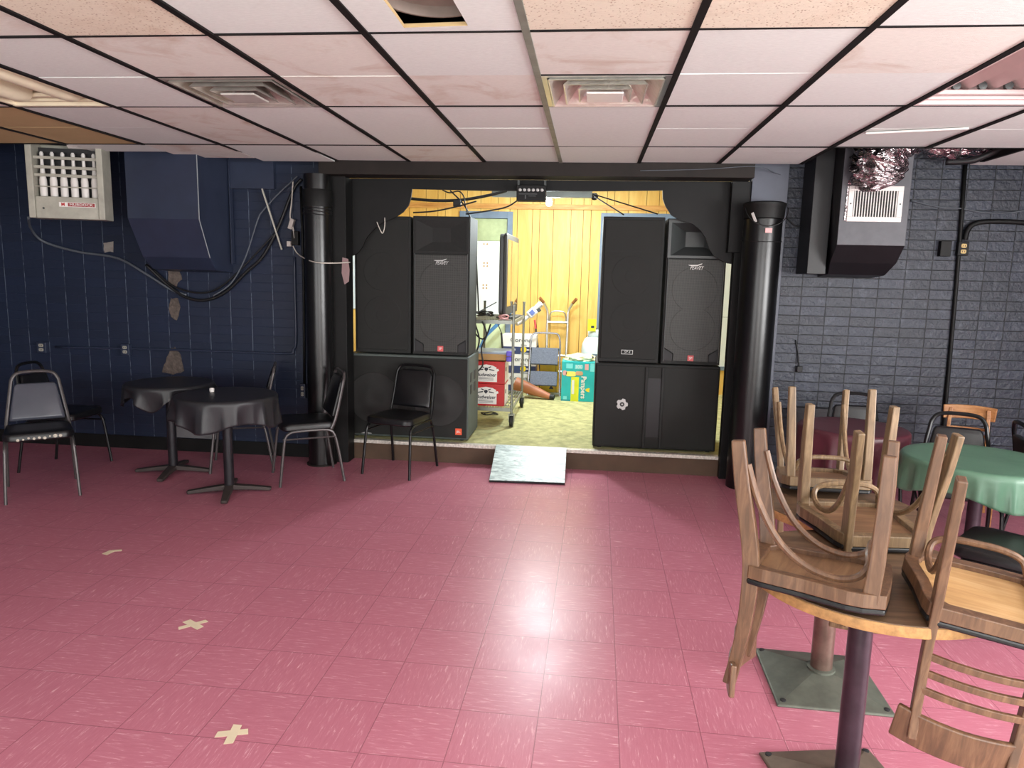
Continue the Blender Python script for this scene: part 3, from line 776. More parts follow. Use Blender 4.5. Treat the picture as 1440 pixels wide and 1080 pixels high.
ZL, ZR = .957, .948
tower('loudspeaker', 'plain matt black tall loudspeaker at the far left of the stage, under the bent hook', -2.1, -1.59, ZL, 2.165, 'plain', GS)
tower('loudspeaker', 'tall black loudspeaker with silver wordmark on the left stack, beside the opening', -1.568, -1.06, ZL, 2.17, 'matt', GS)
sp = tower('loudspeaker', 'plain matt black tall loudspeaker with small outlined badge, right of the opening', .088, .607, ZR, 2.19, 'plain', GS)
b = BM(); w_ = .1
for q in ((-.05, .05, .105, .109), (-.05, .05, .071, .075), (-.05, -.046, .075, .105), (.046, .05, .075, .105)): bx(b, q[0]-.01, q[1]-.01, -.003, -.0005, q[2], q[3])
bd = obj('badge', b, MGRIT, sp); text('lettering', 'SP 4', .03, (-.01, -.002, .09), X3, Z3, MGRIT, bd, shear=.2)
tower('loudspeaker', 'tall black loudspeaker with glossy horn and bright wordmark, half behind the curved valance', .632, 1.13, ZR, 2.18, 'shiny', GS)

def sub(label, x0, x1, z1, kind):
    t = thing('subwoofer', label, 'subwoofer', ((x0+x1)/2, YF-.02, ZS), 0, 'wide subwoofers under the tall loudspeakers'); w, h, dep = x1-x0, z1-ZS, .58
    b = BM(); bx(b, -w/2, w/2, .012, dep, .012, h); obj('cabinet', b, [MSPKG if kind == 'double' else MSPK], t, bevel=.012, seg=3)
    b = BM(); bx(b, -w/2+.012, w/2-.012, 0, .014, .03, h-.02); g = obj('grille', b, MGRD, t, bevel=.006)
    for x in (-w/2+.06, w/2-.06):
        for y in (.06, dep-.06):
            b = BM(); lathe(b, [(.02, 0), (.02, .014)], (x, y, 0), 12); obj('foot', b, MRUB, t)
    if kind == 'double':
        for x in (-.31, .29):
            b = BM(); disc(b, x, -.0005, h*.48, [(.235, 0), (.232, .004), (.215, .001), (.12, .0015), (.105, .006), (.05, .004), (.01, .002)]); obj('woofer', b, MCONE, g, smooth=True)
        b = BM(); bx(b, -.02, -.01, -.003, 0, .05, h-.04); bx(b, .05, .06, -.003, 0, .05, h-.04); obj('grille_rib', b, MSPK, g)
        b = BM(); bx(b, w/2-.115, w/2-.055, -.006, 0, .06, .12); bd = obj('badge', b, MORB, t, bevel=.004)
        text('lettering', 'JBL', .028, (w/2-.085, -.007, .09), X3, Z3, MLBL, bd)
        b = BM(); prism(b, [(-.05, 0), (-.02, .012), (0, .022), (.012, .012), (.05, .006), (.05, 0)], (-w/2+.17, -.001, .035), X3, Z3, (0, -.003, 0)); obj('chipped_paint', b, MGRIT, g)
        # recessed side handle
        for z in (.42, .53):
            for y in (.1, .3):
                b = BM(); bx(b, w/2-.002, w/2+.004, y, y+.09, z, z+.085); obj('side_handle', b, MRUB, t, bevel=.003)
    else:
        for x in (-.09, .05):
            b = BM(); bx(b, x-.012, x+.012, -.012, 0, .02, h-.02); obj('grille_rib', b, MSPK, g, bevel=.004)
        b = BM(); bx(b, -.078, .038, -.001, .0, .12, h-.12); obj('port', b, MRUB, g)
        pol = []
        for i in range(60):
            a = 2*PI*i/60; rd = .047+.0035*(1 if math.cos(5*a) > -.45 else -2); pol.append((rd*math.cos(a), rd*math.sin(a)))
        cxp = -w/2+.245
        b = BM(); prism(b, pol, (cxp, -.001, h*.53), X3, Z3, (0, -.004, 0)); em = obj('round_emblem', b, MGRIT, t)
        b = BM(); disc(b, cxp, -.005, h*.53, [(.02, 0), (.02, .002)]); obj('emblem_ring', b, MRUB, em)
        b = BM(); disc(b, cxp, -.007, h*.53, [(.007, 0), (.007, .002)]); obj('emblem_dot', b, MGRIT, em)
    return t
sub('wide black subwoofer with two faint round drivers and an orange badge, left of the opening', -2.165, -1.052, .945, 'double')
sub('wide black subwoofer with a pale round emblem, right of the opening', .07, 1.14, .938, 'slot')

# ------------------------------------------------------------------ pillars, valance, light box at the header
def pillar(label, x, y, r, top, m):
    t = thing('pillar', label, 'pillar', (x, y, 0), 0, 'black pillars either side of the stage')
    b = BM(); lathe(b, [(r, 0), (r, top)], (0, 0, 0), 40); obj('shaft', b, m, t, smooth=True)
    return t
p1 = pillar('narrow glossy black pillar on the left of the stage, wire bands near its top', -2.29, 5.93, .112, 2.462, MBLKG)
b = BM()
for z, dx in ((2.19, 0), (2.165, .004), (2.14, -.003)): tube(b, [(.118*math.cos(a)+dx, .118*math.sin(a), z+.008*math.sin(a*2)) for a in [i*2*PI/28 for i in range(28)]], .004, 6, closed=True)
obj('wire_band', b, MCABLE, p1)
b = BM(); lathe(b, [(.121, 2.2), (.121, 2.33), (.115, 2.34)], (0, 0, 0), 36); obj('collar', b, MBLK, p1, smooth=True)
b = BM(); lathe(b, [(.128, 0), (.128, .012)], (0, 0, 0), 36); obj('base_ring', b, MBRN, p1)
p2 = pillar('thick glossy black pillar on the right of the stage', 1.318, 5.9, .145, 2.148, MBLKG)
b = BM(); tube(b, [(.149*math.cos(a), .149*math.sin(a), 1.985+.01*math.sin(a)) for a in [i*2*PI/30 for i in range(30)]], .003, 6, closed=True); obj('wire_band', b, MCABLE, p2)
t = thing('bucket', 'black lidded bucket sitting as a cap on the thick right pillar', 'bucket', (1.322, 5.9, 2.28), 0)
b = BM(); lathe(b, [(.13, 0), (.15, .005), (.155, .09), (.16, .1), (.16, .12), (.14, .13)], (0, 0, -.13), 36)
obj('body', b, MBLK, t, smooth=True)
b = BM(); tube(b, [(-.16*math.cos(a), -.16*math.sin(a)*.6-.07, -.05-.14*math.sin(a)) for a in [i*PI/12 for i in range(13)]], .0035, 6); obj('handle', b, MCABLE, t)
b = BM(); bx(b, -.02, .03, -.165, -.158, -.24, -.205); obj('label', b, MPINK, t)
b = BM(); beam(b, [(-.115, -.12, -.09), (-.09, -.145, -.16)], .006, .02); obj('strap', b, MWHITE, t)
# valance: black board with a curved sweep at both ends
pl = [(x, z) for x, z in ((-2.22, 2.47), (-2.22, 1.80), (-2.083, 1.811), (-2.03, 1.84), (-1.993, 1.885), (-1.965, 1.95), (-1.928, 2.0), (-1.87, 2.06), (-1.80, 2.105), (-1.70, 2.145), (-1.63, 2.19), (-1.58, 2.25), (-1.56, 2.31), (-1.55, 2.386),
       (-.9, 2.378), (0, 2.384), (.56, 2.397), (.565, 2.33), (.59, 2.27), (.64, 2.2), (.72, 2.155), (.82, 2.13), (.885, 2.08), (.93, 2.02), (.965, 1.93), (1.0, 1.88), (1.045, 1.85), (1.12, 1.815), (1.24, 1.80), (1.24, 2.47))]
b = BM(); prism(b, pl, (0, FW+.065, 0), X3, Z3, (0, .022, 0)); o = obj('valance', b, MBLK); tag(o, 'black painted valance board with swooping ends over the stage opening', 'valance')
# control box with a row of round lights, and the bare bulb
c = WY(747, 272, 6.05)
t = thing('light_box', 'black control box with a row of round buttons hanging under the valance', 'control box', (c.x, 6.03, c.z-.06))
b = BM(); bx(b, -.12, .12, 0, .12, 0, .125); obj('case', b, MBLK, t, bevel=.005)
for i in range(6):
    b = BM(); disc(b, -.09+i*.036, -.001, .085, [(.013, 0), (.013, .006), (.009, .008)], 14); obj('button', b, MGRIT, t)
b = BM(); bx(b, -.1, .05, -.002, 0, .05, .056); bx(b, -.05, -.04, -.002, 0, .015, .045); bx(b, -.02, .04, -.002, 0, .035, .04); obj('printed_line', b, MGREYP, t)
for s in (-1, 1):
    b = BM(); bx(b, s*.11-.008, s*.11+.008, .05, .08, .12, .17); obj('bracket', b, MGREYP, t)
c0, c1 = WY(692, 270, 6.9), WY(833, 275, 6.9)
t = thing('light_bar', 'grey metal bar hung across the stage opening behind the control box', 'light bar', ((c0.x+c1.x)/2, 6.9, c0.z))
L = (c1.x-c0.x)
b = BM(); bx(b, -L/2, L/2, -.03, .03, -.045, .015); obj('bar', b, M('grey_bar', (150, 160, 156), .4, .3), t, bevel=.004)
for s in (-1, 1):
    b = BM(); tube(b, [(s*L*.35, 0, .015), (s*L*.35, 0, SZT-c0.z)], .004, 6); obj('hanger', b, MCABLE, t)
b = BM(); disc(b, L/2+.02, 0, -.03, [(.03, -.02), (.035, 0), (.02, .02)], 12); obj('plug', b, MRUB, t)
BUL = V((-.46, 7.6, 2.45))
t = thing('light_bulb', 'bare glowing bulb hanging at the top of the stage opening', 'light bulb', BUL)
b = BM(); lathe(b, [(.004, -.06), (.022, -.055), (.032, -.035), (.033, -.015), (.024, .015), (.015, .035)], (0, 0, 0), 20); obj('glass', b, MBULB, t, smooth=True)
b = BM(); lathe(b, [(.016, .033), (.016, .065), (.02, .068), (.02, .1)], (0, 0, 0), 14); obj('socket', b, MWHITE, t)
b = BM(); tube(b, [(0, 0, .1), (0, 0, SZT-BUL.z)], .004, 6); obj('cord', b, MCABLE, t)
# hook cord over the left tower, cables across the stage opening
def cable(name, label, pts, r, m, group=None, smooth=6, cat='cable'):
    b = BM(); tube(b, pts, r, 7, smooth); o = obj(name, b, m, smooth=True, angle=180); return tag(o, label, cat, group)
GC = 'black cables across the stage opening'
cable('cable', 'thick black cable running level across the left of the stage opening', [WY(575, 279, 6.7), WY(610, 282, 6.7), WY(650, 281, 6.7), WY(690, 274, 6.72), WY(712, 268, 6.8)], .014, MCABLE, GC)
cable('cable', 'black cable sagging from the middle block to the left tower top', [WY(581, 299, 6.6), WY(610, 297, 6.6), WY(640, 291, 6.6), WY(670, 283, 6.6)], .007, MCABLE, GC)
cable('cable', 'black cable from the control box down to the left tower', [WY(735, 276, 6.6), WY(715, 290, 6.6), WY(690, 296, 6.58), WY(655, 301, 6.55)], .007, MCABLE, GC)
cable('cable', 'black cable falling past the left tower to the cart shelf', [WY(633, 268, 6.66), WY(650, 285, 6.66), WY(660, 303, 6.66), WY(668, 340, 6.75), WY(671, 390, 6.85), WY(673, 438, 6.98)], .007, MCABLE, GC)
cable('cable', 'black cable looping under the header above the left tower', [WY(622, 267, 6.64), WY(632, 271, 6.64), WY(645, 269, 6.64), WY(652, 276, 6.64), WY(654, 288, 6.64), WY(658, 302, 6.64)], .006, MCABLE, GC)
cable('cable', 'upper black cable from the grey bar to the right tower', [WY(834, 273, 6.85), WY(870, 284, 6.7), WY(925, 301, 6.55)], .006, MCABLE, GC)
cable('cable', 'lower black cable from the grey bar to the right tower', [WY(834, 275, 6.86), WY(850, 285, 6.72), WY(877, 302, 6.5)], .006, MCABLE, GC)
c = WY(643, 286, 6.66)
b = BM(); box(b, c, (.07, .05, .06)); o = obj('cable_splitter', b, MRUB, bevel=.006); tag(o, 'black splitter block on the cables over the left tower', 'splitter')
cable('hook', 'pale bent wire hook on the black valance above the left tower', [WY(530, 312, 6.17), WY(534, 322, 6.165), WY(538, 328, 6.165), WY(541, 318, 6.165), WY(541, 306, 6.175)], .004, MCABW, None, 5, 'hook')

# ------------------------------------------------------------------ ducts, heater, grille
def hull_face(b, pts): return b.faces.new([b.verts.new(p) for p in pts])
def duct(name, label, prof, x0, x1, mat, bot_mat=None, taper=0, cat='duct'):
    """prof: (y, z) silhouette from the wall at the top, along the front, back to the wall"""
    t = thing(name, label, cat, ((x0+x1)/2, FW, 0))
    b = BM(); h = (x1-x0)/2
    A = [b.verts.new((-h-tx, y-FW, z)) for y, z, tx in prof]; B = [b.verts.new((h+tx, y-FW, z)) for y, z, tx in prof]
    n = len(prof)
    for i in range(n):
        j = (i+1) % n; f = b.faces.new((A[i], A[j], B[j], B[i]))
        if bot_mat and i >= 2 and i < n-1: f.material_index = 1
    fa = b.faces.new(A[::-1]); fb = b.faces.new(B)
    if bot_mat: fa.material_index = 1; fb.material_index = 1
    obj('casing', b, [mat, bot_mat or mat], t, bevel=.004)
    return t, h
d1, h1 = duct('duct', 'large navy painted duct casing on the left wall, sloping back at its foot',
   [(FW, 3.0, 0), (5.56, 3.0, 0), (5.56, 2.06, 0), (5.72, 1.76, -.01), (5.84, 1.66, -.02), (FW, 1.64, -.02)], -3.74, -3.13, MNAVY)
b = BM(); bx(b, h1+.002, h1+.4, -.05, -.002, 2.36, 2.62); bx(b, h1, h1+.012, -.06, -.02, 1.72, 2.9); obj('side_flange', b, MNAVY, d1)
b = BM(); beam(b, [(h1+.3, -.06, 2.36), (h1+.45, -.03, 1.85)], .02, .012); obj('hanger_strap', b, MPUTTY, d1)
b = BM(); tube(b, [(h1+.001, -.56, 3.0), (h1+.001, -.56, 2.06), (h1-.008, -.4, 1.76)], .004, 5); obj('corner_seam', b, M('scuffed_edge', (140, 146, 150), .5), d1)
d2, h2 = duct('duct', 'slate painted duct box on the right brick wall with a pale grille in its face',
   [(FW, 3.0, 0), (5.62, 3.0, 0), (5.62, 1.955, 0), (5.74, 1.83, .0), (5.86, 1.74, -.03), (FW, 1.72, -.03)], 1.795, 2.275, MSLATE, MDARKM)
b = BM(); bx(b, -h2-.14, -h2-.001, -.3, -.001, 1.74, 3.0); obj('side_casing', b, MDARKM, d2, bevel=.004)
t = thing('wall_grille', 'pale pinkish ventilation grille on the right duct box', 'grille', (2.033, 5.615, 2.25))
b = BM(); w, h = .19, .127
for q in ((-w, w, -h, -h+.035), (-w, w, h-.035, h), (-w, -w+.038, -h+.035, h-.035), (w-.038, w, -h+.035, h-.035)): bx(b, q[0], q[1], -.012, 0, q[2], q[3])
obj('frame', b, MWHITE, t, bevel=.003)
b = BM(); bx(b, -w+.03, w-.03, .0, .003, -h+.03, h-.03); obj('dark_back', b, MRUB, t)
for i in range(16):
    b = BM(); x = -.145+i*.0193; bx(b, x-.003, x+.003, -.012, -.002, -h+.033, h-.033); obj('blade', b, MWHITE, t)
b = BM()
for i in range(9): bx(b, -.15, .15, -.003, -.001, -.085+i*.021-.002, -.085+i*.021+.002)
obj('cross_blade', b, MGREYP, t)
for s in (-1, 1):
    b = BM(); disc(b, s*.172, -.012, 0, [(.006, 0), (.006, .002)], 8); obj('screw', b, MGREYP, t)
b = BM(); rr = random.Random(2)
prism(b, [(-.2, .1), (-.205, -.12), (-.185, -.13), (-.18, .12), (.1, .125), (.13, .17), (.06, .16), (-.05, .185), (-.16, .17), (-.2, .165)], (0, -.001, .0), X3, Z3, (0, -.002, 0)); obj('foil_tape', b, MFOIL, t)
def foil_tube(name, label, pts, r, seed):
    P = catmull(pts, 9); b = BM(); rings = sweep(b, P, circ(r, 40), False)
    for i, rg in enumerate(rings):
        for j, v in enumerate(rg):
            c = P[i]; d = (v.co-c); q = V((i*.5, math.sin(j*PI/20)*1.3, math.cos(j*PI/20)*1.3)); a = mnoise.noise(q+V((seed, 0, 0)))*.4 + mnoise.noise(q*2.6)*.24 + .07*math.sin(i*2.2)
            v.co = c + d*(1+a*.55)
    return tag(obj(name, b, MFOIL), label, 'duct')
foil_tube('foil_duct', 'crumpled silver foil duct curling out of the ceiling gap down to the right duct grille', [(2.03, 5.56, 2.42), (1.99, 5.52, 2.5), (2.0, 5.46, 2.6), (2.08, 5.42, 2.7), (2.2, 5.4, 2.82)], .17, 0)
foil_tube('foil_duct', 'crumpled silver foil duct running sideways in the ceiling gap right of the grille', [(2.3, 5.62, 2.76), (2.45, 5.58, 2.7), (2.66, 5.58, 2.72), (2.9, 5.6, 2.82)], .13, 5)

HB = WY(96, 308, 5.32)
t = thing('unit_heater', 'old putty-coloured unit heater with white burner tubes hung from the ceiling, upper left', 'heater', (HB.x+.02, 5.3, HB.z), .28)
w, h, dp = .27, .57, .16
b = BM()
bx(b, -w, -w+.045, -.02, dp, 0, h); bx(b, w-.045, w, -.02, dp, 0, h); bx(b, -w+.045, w-.045, -.005, .012, 0, .165); bx(b, -w+.045, w-.045, 0, dp, 0, .012); bx(b, -w+.045, w-.045, dp-.02, dp, 0, h)
obj('casing', b, MPUTTY, t, bevel=.005)
b = BM(); bx(b, -w+.045, w-.045, .1, .11, .165, h-.03); obj('dark_interior', b, MRUB, t)
for i in range(6):
    b = BM(); x = -.185+i*.074; lathe(b, [(.026, .16), (.026, .29), (.019, .33), (.013, .4), (.011, .44), (.013, .465), (.015, .49), (.008, .505)], (x, .055, 0), 14); obj('burner_tube', b, MWHITE, t, smooth=True)
for z, hh in ((.455, .022), (.385, .022), (.325, .022), (.24, .008)):
    b = BM(); bx(b, -w+.045, w-.045, .004, .014, z-hh/2, z+hh/2); obj('louver', b, MPUTTY, t, bevel=.002)
b = BM(); bx(b, -.06, .2, -.009, -.005, .09, .125); pl_ = obj('name_plate', b, MLBL, t, bevel=.003)
b = BM(); bx(b, .004, .196, -.011, -.009, .094, .121); obj('red_field', b, M('plate_red', (150, 52, 56), .5), pl_)
text('lettering', 'M', .034, (-.03, -.0105, .1075), X3, Z3, MRED, pl_, bold=.001)
text('lettering', 'MURDOCK', .026, (.1, -.0125, .1075), X3, Z3, MLBL, pl_, wide=.165)
b = BM(); disc(b, -.17, -.006, .075, [(.008, 0), (.008, .004)], 8); obj('screw', b, MGREYP, t)
for s in (-1, 1):
    b = BM(); tube(b, [(s*w*.9, .1, h), (s*w*.9, .1, 3.1-HB.z)], .006, 6); obj('hanger_rod', b, MGREYP, t)
b = BM(); lathe(b, [(.05, 0), (.05, .3)], (0, .09, h+.02), 20, Matrix.Rotation(PI/2, 3, 'Y')); obj('flue', b, MWHITE, t, smooth=True)

# ------------------------------------------------------------------ ceiling fittings
def diffuser(label, k, m, mats, steps, grp):
    cxp, cyp = cx(k)+CDX/2, cy(m)+CDY/2
    t = thing('ceiling_diffuser', label, 'air diffuser', (cxp, cyp, ZC), 0, grp); W = .29
    b = BM()
    for q in ((-.302, .302, -.293, -.262), (-.302, .302, .262, .293), (-.302, -.265, -.262, .262), (.265, .302, -.262, .262)): bx(b, q[0], q[1], q[2], q[3], -.004, .01)
    obj('frame', b, mats[0], t, bevel=.002)
    for i in range(steps):
        a0 = .262-i*.068; b = BM()
        def sq(r, z): return [b.verts.new((x*r, y*r, z)) for x, y in ((-1, -1), (1, -1), (1, 1), (-1, 1))]
        R = [sq(a0, -.012-.004*i), sq(a0-.006, -.012-.004*i), sq(a0-.075, .075-.004*i), sq(a0-.07, .078-.004*i)]
        for A, B in zip(R, R[1:]+R[:1]):
            for q in range(4): b.faces.new((A[q], A[(q+1) % 4], B[(q+1) % 4], B[q]))
        obj('cone', b, mats[1], t)
    r = .262-steps*.068+.03
    b = BM(); bx(b, -r, r, -r, r, -.03, -.02); obj('centre_plate', b, mats[2], t, bevel=.004)
    b = BM(); N = 28
    A = [b.verts.new((.17*math.cos(2*PI*i/N), .17*math.sin(2*PI*i/N), .085)) for i in range(N)]; B = [b.verts.new((.17*math.cos(2*PI*i/N), .17*math.sin(2*PI*i/N), .3)) for i in range(N)]
    for i in range(N): b.faces.new((A[i], A[(i+1) % N], B[(i+1) % N], B[i]))
    b.faces.new(B); obj('neck', b, MPUTTY, t, smooth=True)
    b = BM(); bx(b, -.3, .3, -.3, .3, .08, .085)
    for i, s in enumerate((-1, 1)):
        b2 = BM(); beam(b2, [(s*.06, -.02, .06), (s*.1, .08, .0)], .012, .004); obj('bracket', b2, mats[2], t)
    b.free()
    # box above so the plenum does not show at the corners
    b = BM()
    for q in ((-.3, .3, -.3, -.295), (-.3, .3, .295, .3), (-.3, -.295, -.3, .3), (.295, .3, -.3, .3)): bx(b, q[0], q[1], q[2], q[3], .0, .2)
    obj('box', b, MPUTTY, t)
    return t
MDIRTY = M('dirty_aluminium', (176, 168, 160), .45, .4, var=.3, vs=6)
diffuser('dusty grey square ceiling diffuser with nested cones, on the left of the ceiling', 0, 1, (MDIRTY, MDIRTY, M('dusty_plate', (196, 190, 184), .5, .2)), 3, 'square ceiling diffusers')
diffuser('shiny bent-aluminium square ceiling diffuser over the middle of the room', 3, 1, (MALU, M('bent_aluminium', (226, 222, 210), .28, .55, var=.08, bump=.5, bs=16, bd=.03), MWHITE), 3, 'square ceiling diffusers')
for k, m, lb in ((2, -1, 0),):
    c = WZ(602, -4, ZC)
    t = thing('round_duct', 'brown-grey round duct end showing through the broken ceiling tile', 'duct', (c.x, c.y+.06, ZC+.02))
    b = BM(); N = 40
    pr = [(.17, 0), (.175, .0), (.175, .3), (.01, .31), (.01, .3), (.168, .28)]
    lathe(b, [(.19, .3), (.19, .0), (.18, .0), (.18, .035), (.14, .05), (.001, .052)], (0, 0, 0), 40); obj('collar', b, M('brown_grey_duct', (122, 108, 100), .6, var=.2), t, smooth=True)
    b = BM(); bx(b, -.3, .3, -.35, .3, .06, .3); obj('plenum_box', b, M('brown_grey_duct', (122, 108, 100)), t)

def troffer(label, k, tubes):
    t = thing('fluorescent_fixture', label, 'light fixture', (cx(k)+CDX/2, cy(0)+CDY, ZC), 0, 'unlit fluorescent fixtures in the ceiling')
    hx, hy = CDX/2-.012, CDY-.008
    m = MCREAM if tubes else M('pink_grey_enamel', (206, 184, 182), .4, var=.05)
    b = BM()
    bx(b, -hx, -hx+.02, -hy, hy, -.002, .11); bx(b, hx-.02, hx, -hy, hy, -.002, .11); bx(b, -hx, hx, hy-.03, hy, -.004, .11); bx(b, -hx, hx, -hy, -hy+.03, -.004, .11); bx(b, -hx, hx, -hy, hy, .1, .115)
    obj('housing', b, m, t, bevel=.003)
    b = BM(); bx(b, -hx+.02, hx-.02, hy-.06, hy-.03, .015, .03); bx(b, -hx+.02, hx-.02, hy-.1, hy-.06, .03, .05); obj('end_step', b, m, t, bevel=.003)
    if tubes:
        for s in (-1, 1):
            b = BM(); lathe(b, [(.058, -hy+.12), (.062, -hy+.14), (.062, hy-.2), (.058, hy-.13), (.045, hy-.1), (.02, hy-.095)], (s*.15, 0, .05), 24, Matrix.Rotation(-PI/2, 3, 'X')); obj('lamp_cover', b, MCREAM, t, smooth=True)
        b = BM(); disc(b, 0, hy-.11, .065, [(.022, 0), (.022, .02), (.01, .02)], 14); obj('lamp_socket', b, MWHITE, t)
    else:
        for x in (-.19, -.07, .05, .17):
            b = BM(); prism(b, [(-.05, .1), (0, .055), (.05, .1)], (x, -hy+.03, 0), X3, Z3, (0, 2*hy-.08, 0)); obj('reflector_ridge', b, m, t)
        for x in (-.13, -.01, .11, .22):
            b = BM(); lathe(b, [(.02, 0), (.02, .02), (.008, .022)], (x, hy-.075, .07), 12, Matrix.Rotation(PI/2, 3, 'X')); bx(b, x-.008, x+.008, hy-.09, hy-.07, .05, .095); obj('lamp_socket', b, MGREYP, t)
    return t
troffer('cream fluorescent fixture with rounded lamp covers at the left edge of the ceiling', -2, True)
troffer('empty pinkish fluorescent fixture with bare sockets at the right edge of the ceiling', 6, False)
# a fallen trim strip lying askew in the grid by the right fixture
p0, p1 = WZ(1217, 188, ZC-.008), WZ(1362, 181, ZC-.008)
b = BM(); beam(b, [p0, p1], .035, .012); o = obj('trim_strip', b, MWHITE, bevel=.003); tag(o, 'pale loose strip lying across the ceiling near the foil duct', 'strip')

# ------------------------------------------------------------------ fittings on the end wall
def outlet(label, px, py, w=.075, h=.12, face_m=None, d=.045, y=FW):
    c = WY(px, py, y); t = thing('wall_outlet', label, 'outlet', (c.x, y, c.z-h/2), 0)
    b = BM(); bx(b, -w/2, w/2, -d, 0, 0, h); obj('box', b, MNAVY if px < 700 else MBLK, t, bevel=.005)
    b = BM()
    for z in (h*.3, h*.7): prism(b, rrect(w*.5, h*.28, .01), (0, -d, z), X3, Z3, (0, -.004, 0))
    r = obj('socket', b, face_m or MPUTTY, t)
    b = BM()
    for z in (h*.3, h*.7):
        for s in (-1, 1): bx(b, s*.008-.002, s*.008+.002, -d-.005, -d-.003, z-.006, z+.006)
    obj('slot', b, MRUB, r)
    return t
outlet('blue painted outlet box with a plug adaptor, far left on the navy wall', 63, 488, .09, .1)
outlet('blue painted outlet box on the navy wall above the black draped tables', 180, 491, .08, .1)
outlet('black outlet box with a yellowed socket on the right brick wall', 1351, 350, .08, .11, M('yellowed_plastic', (196, 168, 104), .5, var=.2, vs=50))
outlet('grey outlet box low on the navy wall beside the left pillar', 428, 549, .05, .13)
c = WY(1328, 350, FW); b = BM(); bx(b, c.x-.05, c.x+.03, FW-.05, FW, c.z-.06, c.z+.06); o = obj('junction_box', b, MBLK, bevel=.004); tag(o, 'black junction box left of the yellowed socket on the brick wall', 'junction box')
for px, py, sx, sz, sd, pts in ((0, 0, 0, 0, 1, [(237, 379), (252, 377), (256, 392), (248, 402), (238, 398)]), (0, 0, 0, 0, 2, [(240, 420), (250, 419), (254, 432), (249, 450), (241, 446), (238, 433)]), (0, 0, 0, 0, 3, [(240, 490), (247, 488), (254, 500), (259, 522), (244, 526), (228, 524), (233, 508)]), (0, 0, 0, 0, 4, [(146, 341), (159, 340), (160, 354), (147, 355)])):
    P = [WY(x, y, FW) for x, y in pts]; rr = random.Random(sd); Q = []
    for a, c_ in zip(P, P[1:]+P[:1]):
        for f in (0, .33, .66): q = a.lerp(c_, f); Q.append((q.x+rr.uniform(-.006, .006), q.z+rr.uniform(-.006, .006)))
    b = BM(); prism(b, Q, (0, FW-.001, 0), X3, Z3, (0, -.004, 0))
    w = bpy.data.objects['wall_front']; obj('exposed_plaster', b, MPLAST if sd != 4 else MDIRTY, w)
b = BM(); P0, P1 = WY(247, 594, FW), WY(305, 617, FW); bx(b, P0.x, P1.x, FW-.02, FW, P1.z, P0.z); bx(b, P0.x+.02, P1.x-.02, FW-.024, FW-.02, P1.z+.02, P0.z-.02); o = obj('cover_plate', b, M('grey_plate', (112, 112, 114), .5, var=.15), bevel=.003); tag(o, 'grey cover plate low on the navy wall behind the black tables', 'cover plate')
b = BM(); c0, c1 = WY(1117, 573, 6.02), WY(1169, 663, 6.02); bx(b, c0.x, c1.x, 6.0, 6.1, .1, c0.z); bx(b, c0.x+.02, c1.x-.02, 5.994, 6.0, .14, c0.z-.03); o = obj('dark_cabinet', b, M('dark_grey_panel', (52, 50, 54), .5, var=.1), bevel=.004)
tag(o, 'dark grey flat cabinet at the foot of the brick wall behind the upturned chairs', 'cabinet')
b = BM(); bx(b, c0.x+.02, c1.x-.02, 6.0, 6.1, 0, .1); obj('plinth', b, MRUB, o)
# conduits and cables
G = 'painted conduits on the end wall'
cable('conduit', 'navy conduit running level along the left wall and up beside the pillar', [WY(78, 488, FW-.015), WY(250, 492, FW-.015), WY(398, 497, FW-.015), WY(412, 492, FW-.015), WY(416, 478, FW-.015), WY(415, 420, FW-.015), WY(414, 362, FW-.015)], .011, MNAVY, G, 5, 'conduit')
cable('conduit', 'straight navy conduit dropping from the ceiling beside the left pillar', [WY(423, 262, FW-.015), WY(427, 400, FW-.015), WY(428, 540, FW-.015)], .011, MBLK, G, 2, 'conduit')
cable('conduit', 'straight black conduit down the right brick wall', [WY(1358, 225, FW-.015), WY(1345, 400, FW-.015), WY(1332, 545, FW-.015), V((2.93, FW-.015, .12))], .016, MBLK, G, 2, 'conduit')
cable('conduit', 'black flexible conduit curving right from the yellowed socket', [WY(1357, 337, FW-.03), WY(1360, 325, FW-.03), WY(1368, 316, FW-.03), WY(1385, 312, FW-.03), WY(1420, 312, FW-.03), WY(1450, 314, FW-.03)], .02, MBLK, G, 6, 'conduit')
GC = 'cables sagging on the left wall'
cable('cable', 'dusty blue-grey cable sagging from the heater along the left wall', [WY(40, 306, 5.6), WY(44, 322, 5.95), WY(62, 340, FW-.02), WY(110, 354, FW-.02), WY(165, 363, FW-.02), WY(205, 385, FW-.02), WY(240, 407, FW-.02), WY(262, 415, FW-.02)], .011, MCABG, GC)
cable('cable', 'thick dark cable hanging in a deep loop under the navy duct', [WY(205, 372, 6.05), WY(235, 400, FW-.025), WY(262, 418, FW-.025), WY(290, 422, FW-.025), WY(318, 410, FW-.025), WY(345, 384, FW-.03), WY(370, 360, FW-.03), WY(392, 318, FW-.03), WY(412, 268, FW-.03), WY(424, 252, FW-.03)], .014, MCABLE, GC)
cable('cable', 'thin dark cable in the loop under the navy duct, just above the thick one', [WY(215, 378, FW-.04), WY(245, 403, FW-.04), WY(285, 412, FW-.04), WY(315, 400, FW-.04), WY(352, 365, FW-.04), WY(385, 330, FW-.04)], .008, MCABLE, GC)
cable('cable', 'pale scuffed cable rising beside the navy duct to the ceiling', [WY(300, 416, FW-.05), WY(325, 398, FW-.05), WY(345, 362, FW-.05), WY(362, 310, FW-.05), WY(370, 296, FW-.05), WY(392, 272, FW-.05), WY(418, 248, FW-.05)], .006, MCABG, GC)
